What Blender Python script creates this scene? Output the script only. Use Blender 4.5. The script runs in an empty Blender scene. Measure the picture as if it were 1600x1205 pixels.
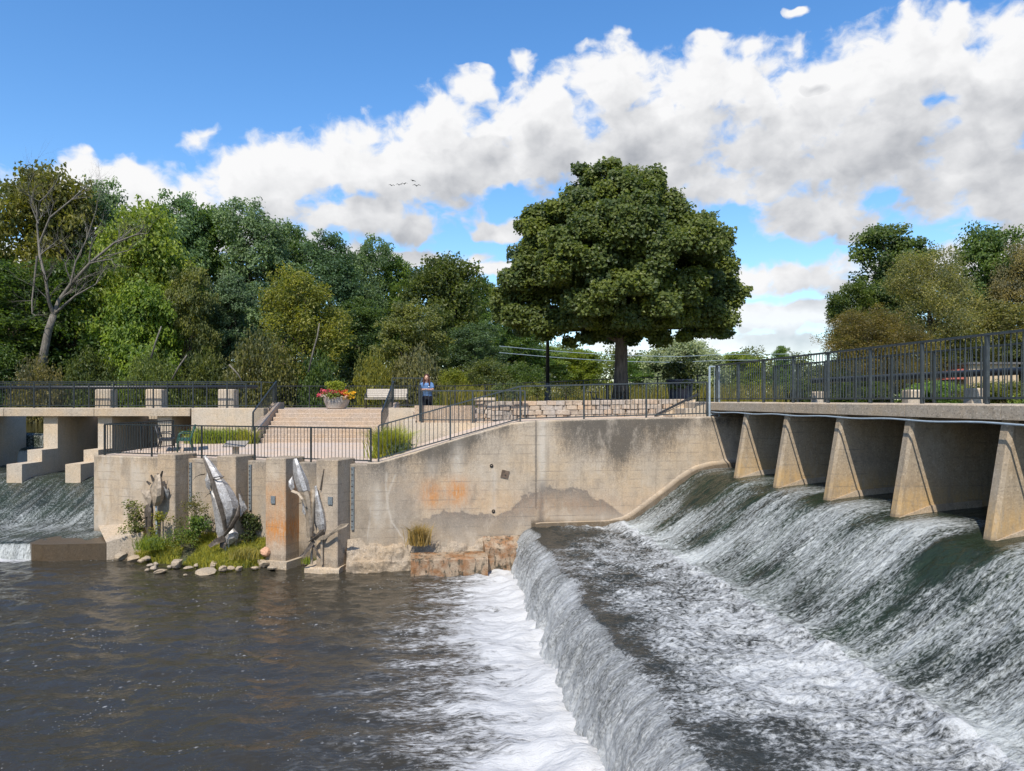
import bpy, math, random
import numpy as np
from mathutils import Vector, Matrix, Quaternion

S = bpy.context.scene
COL = S.collection
R = math.radians

# ------------------------------------------------------------------ camera
CAMH, FPX, HOR = 5.0, 1160.0, 625.0
cam_data = bpy.data.cameras.new("camera")
cam_data.sensor_fit = 'HORIZONTAL'
cam_data.sensor_width = 36.0
cam_data.lens = FPX / 1600.0 * 36.0
cam_data.shift_y = (HOR - 602.5) / 1600.0
cam_data.clip_start, cam_data.clip_end = 0.1, 6000.0
cam = bpy.data.objects.new("camera", cam_data)
cam.location = (0, 0, CAMH)
cam.rotation_euler = (R(90), 0, 0)
COL.objects.link(cam)
S.camera = cam

# ------------------------------------------------------------------ exposure
S.view_settings.view_transform = 'Standard'
S.view_settings.look = 'None'
S.view_settings.gamma = 1.0
S.view_settings.use_curve_mapping = False
S.view_settings.exposure = 0.55
S.render.engine = 'CYCLES'
S.cycles.use_denoising = True
S.cycles.max_bounces = 8
S.cycles.transparent_max_bounces = 8
S.cycles.sample_clamp_indirect = 6.0

# ------------------------------------------------------------------ sun
SUN = Vector((-0.215, -0.75, 1.0)).normalized()      # direction towards the sun
SUN_EL = math.asin(SUN.z)
sun_d = bpy.data.lights.new("sun", 'SUN')
sun_d.energy = 3.7
sun_d.angle = R(0.53)
sun_d.color = (1.0, 0.94, 0.85)
sun = bpy.data.objects.new("sun", sun_d)
sun.rotation_euler = (-SUN).to_track_quat('-Z', 'Y').to_euler()
sun.location = (-20, -40, 60)
COL.objects.link(sun)

# ------------------------------------------------------------------ sky with clouds
W = bpy.data.worlds.new("World")
S.world = W
W.use_nodes = True
wt = W.node_tree
wt.nodes.clear()
SKY_STRENGTH = 0.15


class NT:
    """small helper for building node trees"""
    def __init__(s, t):
        s.t = t
    def n(s, kind, **kw):
        nd = s.t.nodes.new(kind)
        for k, v in kw.items():
            setattr(nd, k, v)
        return nd
    def put(s, sock, v):
        if isinstance(v, bpy.types.NodeSocket):
            s.t.links.new(v, sock)
        else:
            sock.default_value = v
    def m(s, op, a, b=0.0, c=0.0, clamp=False):
        nd = s.n('ShaderNodeMath', operation=op, use_clamp=clamp)
        s.put(nd.inputs[0], a); s.put(nd.inputs[1], b); s.put(nd.inputs[2], c)
        return nd.outputs[0]
    def vm(s, op, a, b=(0, 0, 0)):
        nd = s.n('ShaderNodeVectorMath', operation=op)
        s.put(nd.inputs[0], a); s.put(nd.inputs[1], b)
        return nd.outputs['Value'] if op in ('LENGTH', 'DOT_PRODUCT') else nd.outputs[0]
    def mul(s, v, k):
        return s.vm('MULTIPLY', v, k)
    def noise(s, vec, scale, detail=4, rough=0.55, dist=0.0, col=False):
        nd = s.n('ShaderNodeTexNoise', noise_dimensions='3D')
        s.put(nd.inputs['Vector'], vec)
        nd.inputs['Scale'].default_value = scale
        nd.inputs['Detail'].default_value = detail
        nd.inputs['Roughness'].default_value = rough
        nd.inputs['Distortion'].default_value = dist
        return nd.outputs['Color' if col else 'Fac']
    def voro(s, vec, scale, feature='F1', out='Distance', rnd=1.0):
        nd = s.n('ShaderNodeTexVoronoi', feature=feature)
        s.put(nd.inputs['Vector'], vec)
        nd.inputs['Scale'].default_value = scale
        nd.inputs['Randomness'].default_value = rnd
        return nd.outputs[out]
    def mr(s, v, a, b, c=0.0, d=1.0, smooth=True):
        nd = s.n('ShaderNodeMapRange', interpolation_type='SMOOTHSTEP' if smooth else 'LINEAR')
        nd.clamp = True
        s.put(nd.inputs[0], v)
        for i, x in enumerate((a, b, c, d)):
            s.put(nd.inputs[1 + i], x)
        return nd.outputs[0]
    def mix(s, f, a, b, mode='MIX'):
        nd = s.n('ShaderNodeMix', data_type='RGBA', blend_type=mode)
        nd.clamp_factor = True
        s.put(nd.inputs[0], f)
        s.put(nd.inputs[6], a if isinstance(a, bpy.types.NodeSocket) else (*a, 1.0) if len(a) == 3 else a)
        s.put(nd.inputs[7], b if isinstance(b, bpy.types.NodeSocket) else (*b, 1.0) if len(b) == 3 else b)
        return nd.outputs[2]
    def attr(s, name, out='Fac'):
        nd = s.n('ShaderNodeAttribute', attribute_name=name)
        return nd.outputs[out]


w = NT(wt)
sky = w.n('ShaderNodeTexSky', sky_type='NISHITA')
sky.sun_disc = False
sky.sun_elevation = SUN_EL
sky.sun_rotation = math.atan2(SUN.x, SUN.y)
sky.altitude = 200
sky.air_density = 1.0
sky.dust_density = 0.6
sky.ozone_density = 2.2
tc = w.n('ShaderNodeTexCoord')
sep = w.n('ShaderNodeSeparateXYZ')
wt.links.new(tc.outputs['Generated'], sep.inputs[0])
az = w.m('ARCTAN2', sep.outputs[0], sep.outputs[1])
hyp = w.m('SQRT', w.m('ADD', w.m('MULTIPLY', sep.outputs[0], sep.outputs[0]), w.m('MULTIPLY', sep.outputs[1], sep.outputs[1])))
el = w.m('ARCTAN2', sep.outputs[2], hyp)
cmb = w.n('ShaderNodeCombineXYZ')
w.put(cmb.inputs[0], az); w.put(cmb.inputs[1], el)
AE = cmb.outputs[0]


def azel(px, py):
    return math.atan((px - 800) / FPX), math.atan((HOR - py) / math.hypot(FPX, px - 800))


# cumulus heaps of the day: centre and half size (given as bearings), weight
HEAPS = [
    (230, 315, 200, 75), (110, 290, 90, 50), (420, 290, 150, 85), (560, 265, 110, 80), (700, 250, 150, 110), (745, 135, 56, 34),
    (870, 210, 190, 105), (960, 130, 110, 70), (1100, 130, 130, 65), (1080, 240, 190, 110),
    (1280, 180, 190, 115), (1400, 110, 150, 90), (1580, 120, 150, 110), (1500, 240, 230, 115), (1330, 270, 170, 70),
    (1280, 340, 120, 46), (1560, 315, 140, 42), (650, 355, 60, 38), (300, 350, 260, 55), (560, 330, 150, 50),
    (1240, 425, 150, 34), (1200, 495, 220, 32), (1180, 540, 300, 24), (780, 355, 55, 20), (745, 425, 60, 16), (560, 400, 260, 20),
    (1245, 18, 22, 9), (1170, 75, 50, 22), (1480, 420, 260, 40), (1700, 250, 240, 150), (1900, 330, 200, 130), (60, 420, 320, 60), (-150, 350, 200, 60),
    (900, 420, 240, 14), (1000, 215, 150, 80), (1400, 205, 170, 80), (1180, 230, 160, 60), (620, 270, 120, 80), (455, 268, 90, 60),
]


def density(P, full=True):
    wn = w.noise(P, 14.0, 3, 0.6, col=True)
    Pw = w.vm('ADD', P, w.mul(w.vm('SUBTRACT', wn, (0.5, 0.5, 0.5)), (0.05, 0.038, 0.0)))
    acc = None
    for (px, py, rx, ry) in HEAPS:
        a, e = azel(px, py)
        c = math.cos(a)
        d = w.vm('LENGTH', w.mul(w.vm('SUBTRACT', Pw, (a, e, 0)), (FPX / (rx * c * 1.0), FPX / (ry * c), 0)))
        v = w.m('SUBTRACT', 1.0, d)
        if acc is None:
            acc = v
        else:
            acc = w.m('SMOOTH_MAX', acc, v, 0.12)
    # the same weather carries on round the rest of the sky
    ga = w.noise(w.mul(Pw, (1.0, 2.6, 1.0)), 3.1, 2, 0.5)
    gen = w.m('MULTIPLY', w.m('SUBTRACT', ga, 0.50), 4.0)
    side = w.mr(w.m('ABSOLUTE', az), 0.72, 0.95)
    low = w.mr(el, 0.62, 0.38)
    gen = w.m('SUBTRACT', gen, w.m('MULTIPLY', w.m('SUBTRACT', 1.0, w.m('MULTIPLY', side, low)), 4.0))
    acc = w.m('MAXIMUM', acc, gen)
    acc = w.m('MULTIPLY_ADD', acc, 1.05, -0.04)
    acc = w.m('SUBTRACT', acc, w.m('MULTIPLY', w.m('MAXIMUM', w.m('SUBTRACT', -0.02, acc), 0.0), 3.2))
    f1 = w.noise(w.mul(Pw, (1.0, 1.35, 1.0)), 16.0, 10 if full else 5, 0.57, 0.1)
    f2 = w.voro(w.vm('ADD', Pw, w.mul(wn, (0.06, 0.06, 0))), 24.0, 'SMOOTH_F1')
    acc = w.m('ADD', acc, w.m('MULTIPLY', w.m('SUBTRACT', f1, 0.5), 2.1))
    acc = w.m('ADD', acc, w.m('MULTIPLY', w.m('SUBTRACT', 0.40, f2), 0.95))
    return acc


D0 = density(AE)
D1 = density(w.vm('ADD', AE, (-0.010, 0.026, 0)), False)
D2 = density(w.vm('ADD', AE, (-0.022, 0.085, 0)), False)
cover = w.mr(D0, -0.06, 0.42)
thick = w.m('ADD', w.m('MULTIPLY', w.mr(D1, -0.2, 1.2, smooth=False), 0.46), w.m('MULTIPLY', w.mr(D2, -0.3, 1.15, smooth=False), 0.56), clamp=True)
fine = w.noise(w.mul(AE, (1.0, 1.3, 1.0)), 30.0, 6, 0.55)
thick = w.m('ADD', thick, w.m('MULTIPLY', w.m('SUBTRACT', fine, 0.5), 0.34), clamp=True)
lit = w.m('SUBTRACT', 1.0, thick)
CK = 1.0 / SKY_STRENGTH
ccol = w.mix(w.mr(lit, 0.02, 0.85, smooth=False), tuple(c * CK for c in (0.292, 0.305, 0.332)), tuple(c * CK for c in (0.655, 0.655, 0.66)))
hs = w.n('ShaderNodeHueSaturation')
hs.inputs['Saturation'].default_value = 1.27
hs.inputs['Value'].default_value = 1.0
hs.inputs['Hue'].default_value = 0.502
wt.links.new(sky.outputs[0], hs.inputs['Color'])
# far cloud banks near the horizon are veiled by air
veil = w.mr(el, 0.0, 0.16, 0.55, 1.0)
cover = w.m('MULTIPLY', cover, w.m('ADD', 0.25, w.m('MULTIPLY', veil, 0.75)))
up = w.mr(el, -0.02, 0.0)
cover = w.m('MULTIPLY', cover, up)
out_col = w.mix(cover, hs.outputs[0], ccol)
bg = w.n('ShaderNodeBackground')
w.put(bg.inputs[0], out_col)
bg.inputs[1].default_value = SKY_STRENGTH
wo = w.n('ShaderNodeOutputWorld')
wt.links.new(bg.outputs[0], wo.inputs[0])
W.cycles.sampling_method = 'MANUAL'
W.cycles.sample_map_resolution = 512
# ------------------------------------------------------------------ helpers
rng = np.random.default_rng(7)
random.seed(7)


def at(px, py, Y):
    """a point of the place from the bearing noted in the survey and its distance Y"""
    return Vector(((px - 800) / FPX * Y, Y, CAMH - (py - HOR) / FPX * Y))


def props(o, label=None, cat=None, group=None, kind=None):
    if label: o['label'] = label
    if cat: o['category'] = cat
    if group: o['group'] = group
    if kind: o['kind'] = kind
    return o


def empty(name, loc, label, cat, group=None, rz=0.0):
    o = bpy.data.objects.new(name, None)
    o.empty_display_size = 0.2
    COL.objects.link(o)
    o.location = loc
    o.rotation_euler = (0, 0, rz)
    return props(o, label, cat, group)


def link(name, me, parent=None, loc=None, rot=None, scale=None):
    o = bpy.data.objects.new(name, me)
    COL.objects.link(o)
    if parent is not None:
        o.parent = parent
    if loc is not None: o.location = loc
    if rot is not None: o.rotation_euler = rot
    if scale is not None: o.scale = scale
    return o


class MB:
    """collects solids, then makes one mesh"""
    def __init__(s):
        s.v, s.f = [], []
    def add(s, verts, faces):
        b = len(s.v)
        s.v += [tuple(p) for p in verts]
        s.f += [tuple(i + b for i in f) for f in faces]
        return s
    def box(s, x0, x1, y0, y1, z0, z1):
        return s.add([(x0, y0, z0), (x1, y0, z0), (x1, y1, z0), (x0, y1, z0), (x0, y0, z1), (x1, y0, z1), (x1, y1, z1), (x0, y1, z1)],
                     [(0, 3, 2, 1), (4, 5, 6, 7), (0, 1, 5, 4), (1, 2, 6, 5), (2, 3, 7, 6), (3, 0, 4, 7)])
    def bbox(s, x0, x1, y0, y1, z0, z1, b=0.015):
        """box with a small chamfer on the top and the upright edges"""
        P = lambda i, z: [(x0 + i, y0, z), (x1 - i, y0, z), (x1, y0 + i, z), (x1, y1 - i, z), (x1 - i, y1, z), (x0 + i, y1, z), (x0, y1 - i, z), (x0, y0 + i, z)]
        top = [(x0 + b, y0 + b, z1)] * 0 + [(min(max(p[0], x0 + b), x1 - b), min(max(p[1], y0 + b), y1 - b), z1) for p in P(b * 1.6, z1)]
        v = P(b, z0) + P(b, z1 - b) + top
        f = [tuple(range(7, -1, -1)), tuple(range(16, 24))]
        for r in (0, 8):
            for i in range(8):
                j = (i + 1) % 8
                f.append((r + i, r + j, r + 8 + j, r + 8 + i))
        return s.add(v, f)
    def prism(s, poly, d):
        """flat polygon (3-D points, any plane) pushed along d"""
        n = len(poly)
        d = Vector(d)
        v = [Vector(p) for p in poly] + [Vector(p) + d for p in poly]
        f = [tuple(range(n - 1, -1, -1)), tuple(range(n, 2 * n))]
        for i in range(n):
            j = (i + 1) % n
            f.append((i, j, n + j, n + i))
        return s.add(v, f)
    def beam(s, a, b, wx, wz, up=(0, 0, 1)):
        a, b = Vector(a), Vector(b)
        d = (b - a).normalized()
        up = Vector(up)
        if abs(d.dot(up)) > 0.98: up = Vector((0, 1, 0))
        side = d.cross(up).normalized() * (wx / 2)
        u = side.cross(d).normalized() * (wz / 2)
        v = [a - side - u, a + side - u, a + side + u, a - side + u, b - side - u, b + side - u, b + side + u, b - side + u]
        return s.add(v, [(3, 2, 1, 0), (4, 5, 6, 7), (0, 1, 5, 4), (1, 2, 6, 5), (2, 3, 7, 6), (3, 0, 4, 7)])
    def tube(s, pts, rad, n=8, cap=True, flat=1.0):
        pts = [Vector(p) for p in pts]
        if not hasattr(rad, '__len__'): rad = [rad] * len(pts)
        rings = []
        prev = None
        for i, p in enumerate(pts):
            d = (pts[min(i + 1, len(pts) - 1)] - pts[max(i - 1, 0)])
            d = d.normalized() if d.length > 1e-9 else Vector((0, 0, 1))
            if prev is None:
                a = d.orthogonal().normalized()
            else:
                a = (prev - d * prev.dot(d))
                a = a.normalized() if a.length > 1e-6 else d.orthogonal().normalized()
            prev = a
            b = d.cross(a)
            rings.append([p + (a * math.cos(t) + b * math.sin(t) * flat) * rad[i] for t in [2 * math.pi * k / n for k in range(n)]])
        v = [q for r in rings for q in r]
        f = []
        for i in range(len(pts) - 1):
            for k in range(n):
                k2 = (k + 1) % n
                f.append((i * n + k, i * n + k2, (i + 1) * n + k2, (i + 1) * n + k))
        if cap:
            f.append(tuple(range(n - 1, -1, -1)))
            o = (len(pts) - 1) * n
            f.append(tuple(range(o, o + n)))
        return s.add(v, f)
    def lathe(s, prof, c=(0, 0, 0), n=24):
        c = Vector(c)
        v = [c + Vector((r * math.cos(2 * math.pi * k / n), r * math.sin(2 * math.pi * k / n), z)) for r, z in prof for k in range(n)]
        f = []
        for i in range(len(prof) - 1):
            for k in range(n):
                k2 = (k + 1) % n
                f.append((i * n + k, i * n + k2, (i + 1) * n + k2, (i + 1) * n + k))
        f.append(tuple(range(n - 1, -1, -1)))
        o = (len(prof) - 1) * n
        f.append(tuple(range(o, o + n)))
        return s.add(v, f)
    def ball(s, c, r, sx=1, sy=1, sz=1, n=10, m=7):
        c = Vector(c)
        v = [c + Vector((0, 0, -r * sz))]
        for i in range(1, m):
            ph = -math.pi / 2 + math.pi * i / m
            for k in range(n):
                t = 2 * math.pi * k / n
                v.append(c + Vector((r * sx * math.cos(ph) * math.cos(t), r * sy * math.cos(ph) * math.sin(t), r * sz * math.sin(ph))))
        v.append(c + Vector((0, 0, r * sz)))
        f = []
        for k in range(n):
            f.append((0, 1 + (k + 1) % n, 1 + k))
        for i in range(m - 2):
            for k in range(n):
                k2 = (k + 1) % n
                a = 1 + i * n
                f.append((a + k, a + k2, a + n + k2, a + n + k))
        a = 1 + (m - 2) * n
        L = len(v) - 1
        for k in range(n):
            f.append((a + k, a + (k + 1) % n, L))
        return s.add(v, f)
    def mesh(s, name, mat=None, smooth=False):
        me = bpy.data.meshes.new(name)
        me.from_pydata([tuple(p) for p in s.v], [], s.f)
        if mat: me.materials.append(mat)
        if smooth:
            me.polygons.foreach_set('use_smooth', [True] * len(me.polygons))
        me.update()
        return me
    def build(s, name, mat, parent=None, loc=None, smooth=False, **kw):
        return link(name, s.mesh(name, mat, smooth), parent, loc, **kw)


def np_mesh(name, V, F, mat, uv=None, attrs=None, smooth=True, colors=None):
    """V (n,3) float, F (m,k) int with k = 3 or 4, uv per vertex, attrs: dict of per-vertex floats"""
    me = bpy.data.meshes.new(name)
    V = np.ascontiguousarray(V, dtype=np.float32); F = np.ascontiguousarray(F, dtype=np.int32)
    k = F.shape[1]
    me.vertices.add(len(V)); me.vertices.foreach_set('co', V.ravel())
    me.loops.add(F.size); me.loops.foreach_set('vertex_index', F.ravel())
    me.polygons.add(len(F))
    me.polygons.foreach_set('loop_start', np.arange(0, F.size, k, dtype=np.int32))
    me.polygons.foreach_set('use_smooth', np.full(len(F), smooth, dtype=bool))
    if uv is not None:
        l = me.uv_layers.new(name='UVMap')
        l.data.foreach_set('uv', np.ascontiguousarray(uv, dtype=np.float32)[F.ravel()].ravel())
    for nm, a in (attrs or {}).items():
        at_ = me.attributes.new(nm, 'FLOAT', 'POINT')
        at_.data.foreach_set('value', np.ascontiguousarray(a, dtype=np.float32))
    me.materials.append(mat)
    me.update(calc_edges=True)
    return me


def grid_faces(nr, nc):
    i = np.arange(nr - 1)[:, None] * nc + np.arange(nc - 1)[None, :]
    return np.stack([i, i + 1, i + nc + 1, i + nc], -1).reshape(-1, 4)


def _h(ix, iy, seed):
    n = (ix.astype(np.int64) * 374761393 + iy.astype(np.int64) * 668265263 + seed * 1442695041) & 0xffffffff
    n = ((n ^ (n >> 13)) * 1274126177) & 0xffffffff
    n = (n ^ (n >> 16)) & 0xffffffff
    return n / 4294967295.0


def vnoise(x, y, seed=0):
    x = np.asarray(x, dtype=np.float64); y = np.asarray(y, dtype=np.float64)
    ix = np.floor(x).astype(np.int64); iy = np.floor(y).astype(np.int64)
    fx = x - ix; fy = y - iy
    fx = fx * fx * fx * (fx * (fx * 6 - 15) + 10); fy = fy * fy * fy * (fy * (fy * 6 - 15) + 10)
    a = _h(ix, iy, seed); b = _h(ix + 1, iy, seed); c = _h(ix, iy + 1, seed); d = _h(ix + 1, iy + 1, seed)
    return (a + (b - a) * fx) * (1 - fy) + (c + (d - c) * fx) * fy


def fbm(x, y, seed=0, octs=4, gain=0.5):
    t = 0; amp = 1.0; tot = 0
    for o in range(octs):
        t = t + amp * vnoise(x * 2 ** o + 17.3 * o, y * 2 ** o - 9.1 * o, seed + o)
        tot += amp; amp *= gain
    return t / tot


def sstep(a, b, x):
    t = np.clip((np.asarray(x, dtype=np.float64) - a) / (b - a), 0, 1)
    return t * t * (3 - 2 * t)


# ------------------------------------------------------------------ materials
def new_mat(name):
    m = bpy.data.materials.new(name)
    m.use_nodes = True
    t = m.node_tree
    t.nodes.clear()
    q = NT(t)
    out = q.n('ShaderNodeOutputMaterial')
    bs = q.n('ShaderNodeBsdfPrincipled')
    t.links.new(bs.outputs[0], out.inputs[0])
    return m, q, bs, out


def coords(q, kind='Object'):
    return q.n('ShaderNodeTexCoord').outputs[kind]


def world_pos(q):
    return q.n('ShaderNodeNewGeometry').outputs['Position']


def bump(q, bs, h, strength=0.4, dist=0.02):
    b = q.n('ShaderNodeBump')
    b.inputs['Strength'].default_value = strength
    b.inputs['Distance'].default_value = dist
    q.put(b.inputs['Height'], h)
    q.t.links.new(b.outputs[0], bs.inputs['Normal'])


def concrete(name, base, dark=0.55, streak=0.5, speck=0.5, rough=0.9, stain=False, ochre=(0.50, 0.21, 0.055)):
    m, q, bs, out = new_mat(name)
    p = world_pos(q)
    big = q.noise(p, 0.9, 5, 0.6)
    mid = q.noise(p, 5.0, 6, 0.65)
    fine = q.noise(p, 60.0, 4, 0.7)
    vert = q.noise(q.mul(p, (3.0, 3.0, 0.22)), 2.2, 6, 0.65)
    b2 = tuple(c * dark for c in base)
    warm = (base[0] * 1.12, base[1] * 1.02, base[2] * 0.88)
    c = q.mix(q.mr(big, 0.35, 0.68), base, warm)
    c = q.mix(q.m('MULTIPLY', q.mr(vert, 0.5, 0.78), streak), c, b2)
    c = q.mix(q.m('MULTIPLY', q.mr(mid, 0.5, 0.75), 0.35), c, tuple(x * 0.72 for x in base))
    c = q.mix(q.m('MULTIPLY', q.mr(mid, 0.5, 0.25), 0.3), c, tuple(min(1, x * 1.25) for x in base))
    sp = q.voro(p, 42.0, 'F1', 'Color')
    spv = q.n('ShaderNodeSeparateColor'); q.put(spv.inputs[0], sp)
    c = q.mix(q.m('MULTIPLY', q.mr(spv.outputs[0], 0.78, 0.95), speck), c, tuple(x * 0.45 for x in base))
    c = q.mix(q.m('MULTIPLY', q.mr(spv.outputs[1], 0.82, 0.97), speck), c, tuple(min(1, x * 1.6) for x in base))
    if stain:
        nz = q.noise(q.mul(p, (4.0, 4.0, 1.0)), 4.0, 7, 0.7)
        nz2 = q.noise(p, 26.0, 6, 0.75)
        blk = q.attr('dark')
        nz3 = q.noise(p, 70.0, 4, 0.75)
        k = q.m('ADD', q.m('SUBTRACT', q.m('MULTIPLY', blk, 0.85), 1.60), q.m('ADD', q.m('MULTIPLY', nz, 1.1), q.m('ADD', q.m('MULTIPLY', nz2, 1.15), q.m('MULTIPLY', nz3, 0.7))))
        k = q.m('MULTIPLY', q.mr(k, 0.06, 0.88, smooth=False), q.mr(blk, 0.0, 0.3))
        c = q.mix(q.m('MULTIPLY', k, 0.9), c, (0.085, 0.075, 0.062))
        gk = q.attr('grey')
        c = q.mix(q.m('MULTIPLY', q.m('MULTIPLY', gk, q.m('ADD', 0.55, q.m('MULTIPLY', nz2, 0.8))), 0.95, clamp=True), c, (0.15, 0.137, 0.12))
        pk = q.attr('pale')
        c = q.mix(q.m('MULTIPLY', pk, q.mr(nz2, 0.3, 0.62)), c, (0.55, 0.50, 0.42))
        ok = q.attr('rust')
        c = q.mix(q.m('MULTIPLY', ok, q.mr(nz, 0.25, 0.62), clamp=True), c, ochre)
        wk = q.attr('wet')
        c = q.mix(q.m('MULTIPLY', wk, 0.9), c, (0.05, 0.032, 0.014))
        # form board lines
        z = q.n('ShaderNodeSeparateXYZ'); q.put(z.inputs[0], p)
        fr = q.m('FRACT', q.m('DIVIDE', z.outputs[2], 0.27))
        ln = q.m('MULTIPLY', q.m('SUBTRACT', 1.0, q.mr(q.m('ABSOLUTE', q.m('SUBTRACT', fr, 0.5)), 0.0, 0.09)), q.mr(q.noise(p, 2.2, 4, 0.6), 0.42, 0.62))
        bl = q.noise(q.mul(p, (1.0, 1.0, 0.55)), 1.7, 7, 0.68)
        c = q.mix(q.m('MULTIPLY', q.mr(bl, 0.50, 0.70), 0.55), c, (0.20, 0.165, 0.125))
        c = q.mix(q.m('MULTIPLY', q.mr(bl, 0.46, 0.32), 0.40), c, (0.53, 0.455, 0.36))
        c = q.mix(q.m('MULTIPLY', ln, 0.5), c, (0.15, 0.13, 0.105))
        c = q.mix(q.m('MULTIPLY', q.mr(nz2, 0.52, 0.72), 0.4), c, (0.16, 0.14, 0.11))
        c = q.mix(q.m('MULTIPLY', q.mr(nz2, 0.46, 0.30), 0.35), c, (0.56, 0.49, 0.39))
    q.put(bs.inputs['Base Color'], c)
    bs.inputs['Roughness'].default_value = rough
    bs.inputs['Specular IOR Level'].default_value = 0.25
    h = q.m('ADD', q.m('MULTIPLY', fine, 0.5), q.m('ADD', q.m('MULTIPLY', mid, 1.2), q.m('MULTIPLY', spv.outputs[2], 0.15)))
    bump(q, bs, h, 0.55, 0.02)
    return m


def metal_paint(name, col, rough=0.35, wear=0.25):
    m, q, bs, out = new_mat(name)
    p = world_pos(q)
    n1 = q.noise(p, 9.0, 5, 0.65)
    n2 = q.noise(p, 70.0, 3, 0.6)
    c = q.mix(q.m('MULTIPLY', q.mr(n1, 0.45, 0.8), wear), col, tuple(min(1, x * 2.4 + 0.02) for x in col))
    q.put(bs.inputs['Base Color'], c)
    q.put(bs.inputs['Roughness'], q.m('ADD', rough - 0.08, q.m('MULTIPLY', n2, 0.25)))
    bs.inputs['Specular IOR Level'].default_value = 0.6
    bump(q, bs, n2, 0.12, 0.004)
    return m


def plain(name, col, rough=0.7, var=0.25, scale=12.0, spec=0.3, metallic=0.0, b=0.2):
    m, q, bs, out = new_mat(name)
    p = coords(q)
    n1 = q.noise(p, scale, 5, 0.65)
    c = q.mix(q.mr(n1, 0.3, 0.7), tuple(x * (1 - var) for x in col), tuple(min(1, x * (1 + var)) for x in col))
    q.put(bs.inputs['Base Color'], c)
    bs.inputs['Roughness'].default_value = rough
    bs.inputs['Specular IOR Level'].default_value = spec
    bs.inputs['Metallic'].default_value = metallic
    bump(q, bs, n1, b, 0.01)
    return m


def foliage(name, warm=(1.5, 1.25, 0.55), trans=0.42, rough=0.5, spec=0.4):
    """leaf colour comes from the object's own colour, varied leaf by leaf"""
    m, q, bs, out = new_mat(name)
    oc = q.n('ShaderNodeObjectInfo').outputs['Color']
    t = q.attr('tint')
    a = q.mix(1.0, oc, (0.62, 0.66, 0.7), 'MULTIPLY')
    b = q.mix(1.0, oc, warm, 'MULTIPLY')
    c = q.mix(t, a, b)
    q.put(bs.inputs['Base Color'], c)
    bs.inputs['Roughness'].default_value = rough
    bs.inputs['Specular IOR Level'].default_value = spec
    tr = q.n('ShaderNodeBsdfTranslucent')
    q.put(tr.inputs[0], q.mix(1.0, c, (1.5, 1.6, 0.6), 'MULTIPLY'))
    mx = q.n('ShaderNodeMixShader')
    mx.inputs[0].default_value = trans
    q.t.links.new(bs.outputs[0], mx.inputs[1]); q.t.links.new(tr.outputs[0], mx.inputs[2])
    q.t.links.new(mx.outputs[0], out.inputs[0])
    return m


def bark(name, col):
    m, q, bs, out = new_mat(name)
    p = coords(q)
    n = q.noise(q.mul(p, (1.0, 1.0, 0.2)), 14.0, 6, 0.7)
    c = q.mix(q.mr(n, 0.3, 0.7), tuple(x * 0.45 for x in col), tuple(min(1, x * 1.35) for x in col))
    q.put(bs.inputs['Base Color'], c)
    bs.inputs['Roughness'].default_value = 0.9
    bump(q, bs, n, 0.9, 0.05)
    return m


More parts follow.
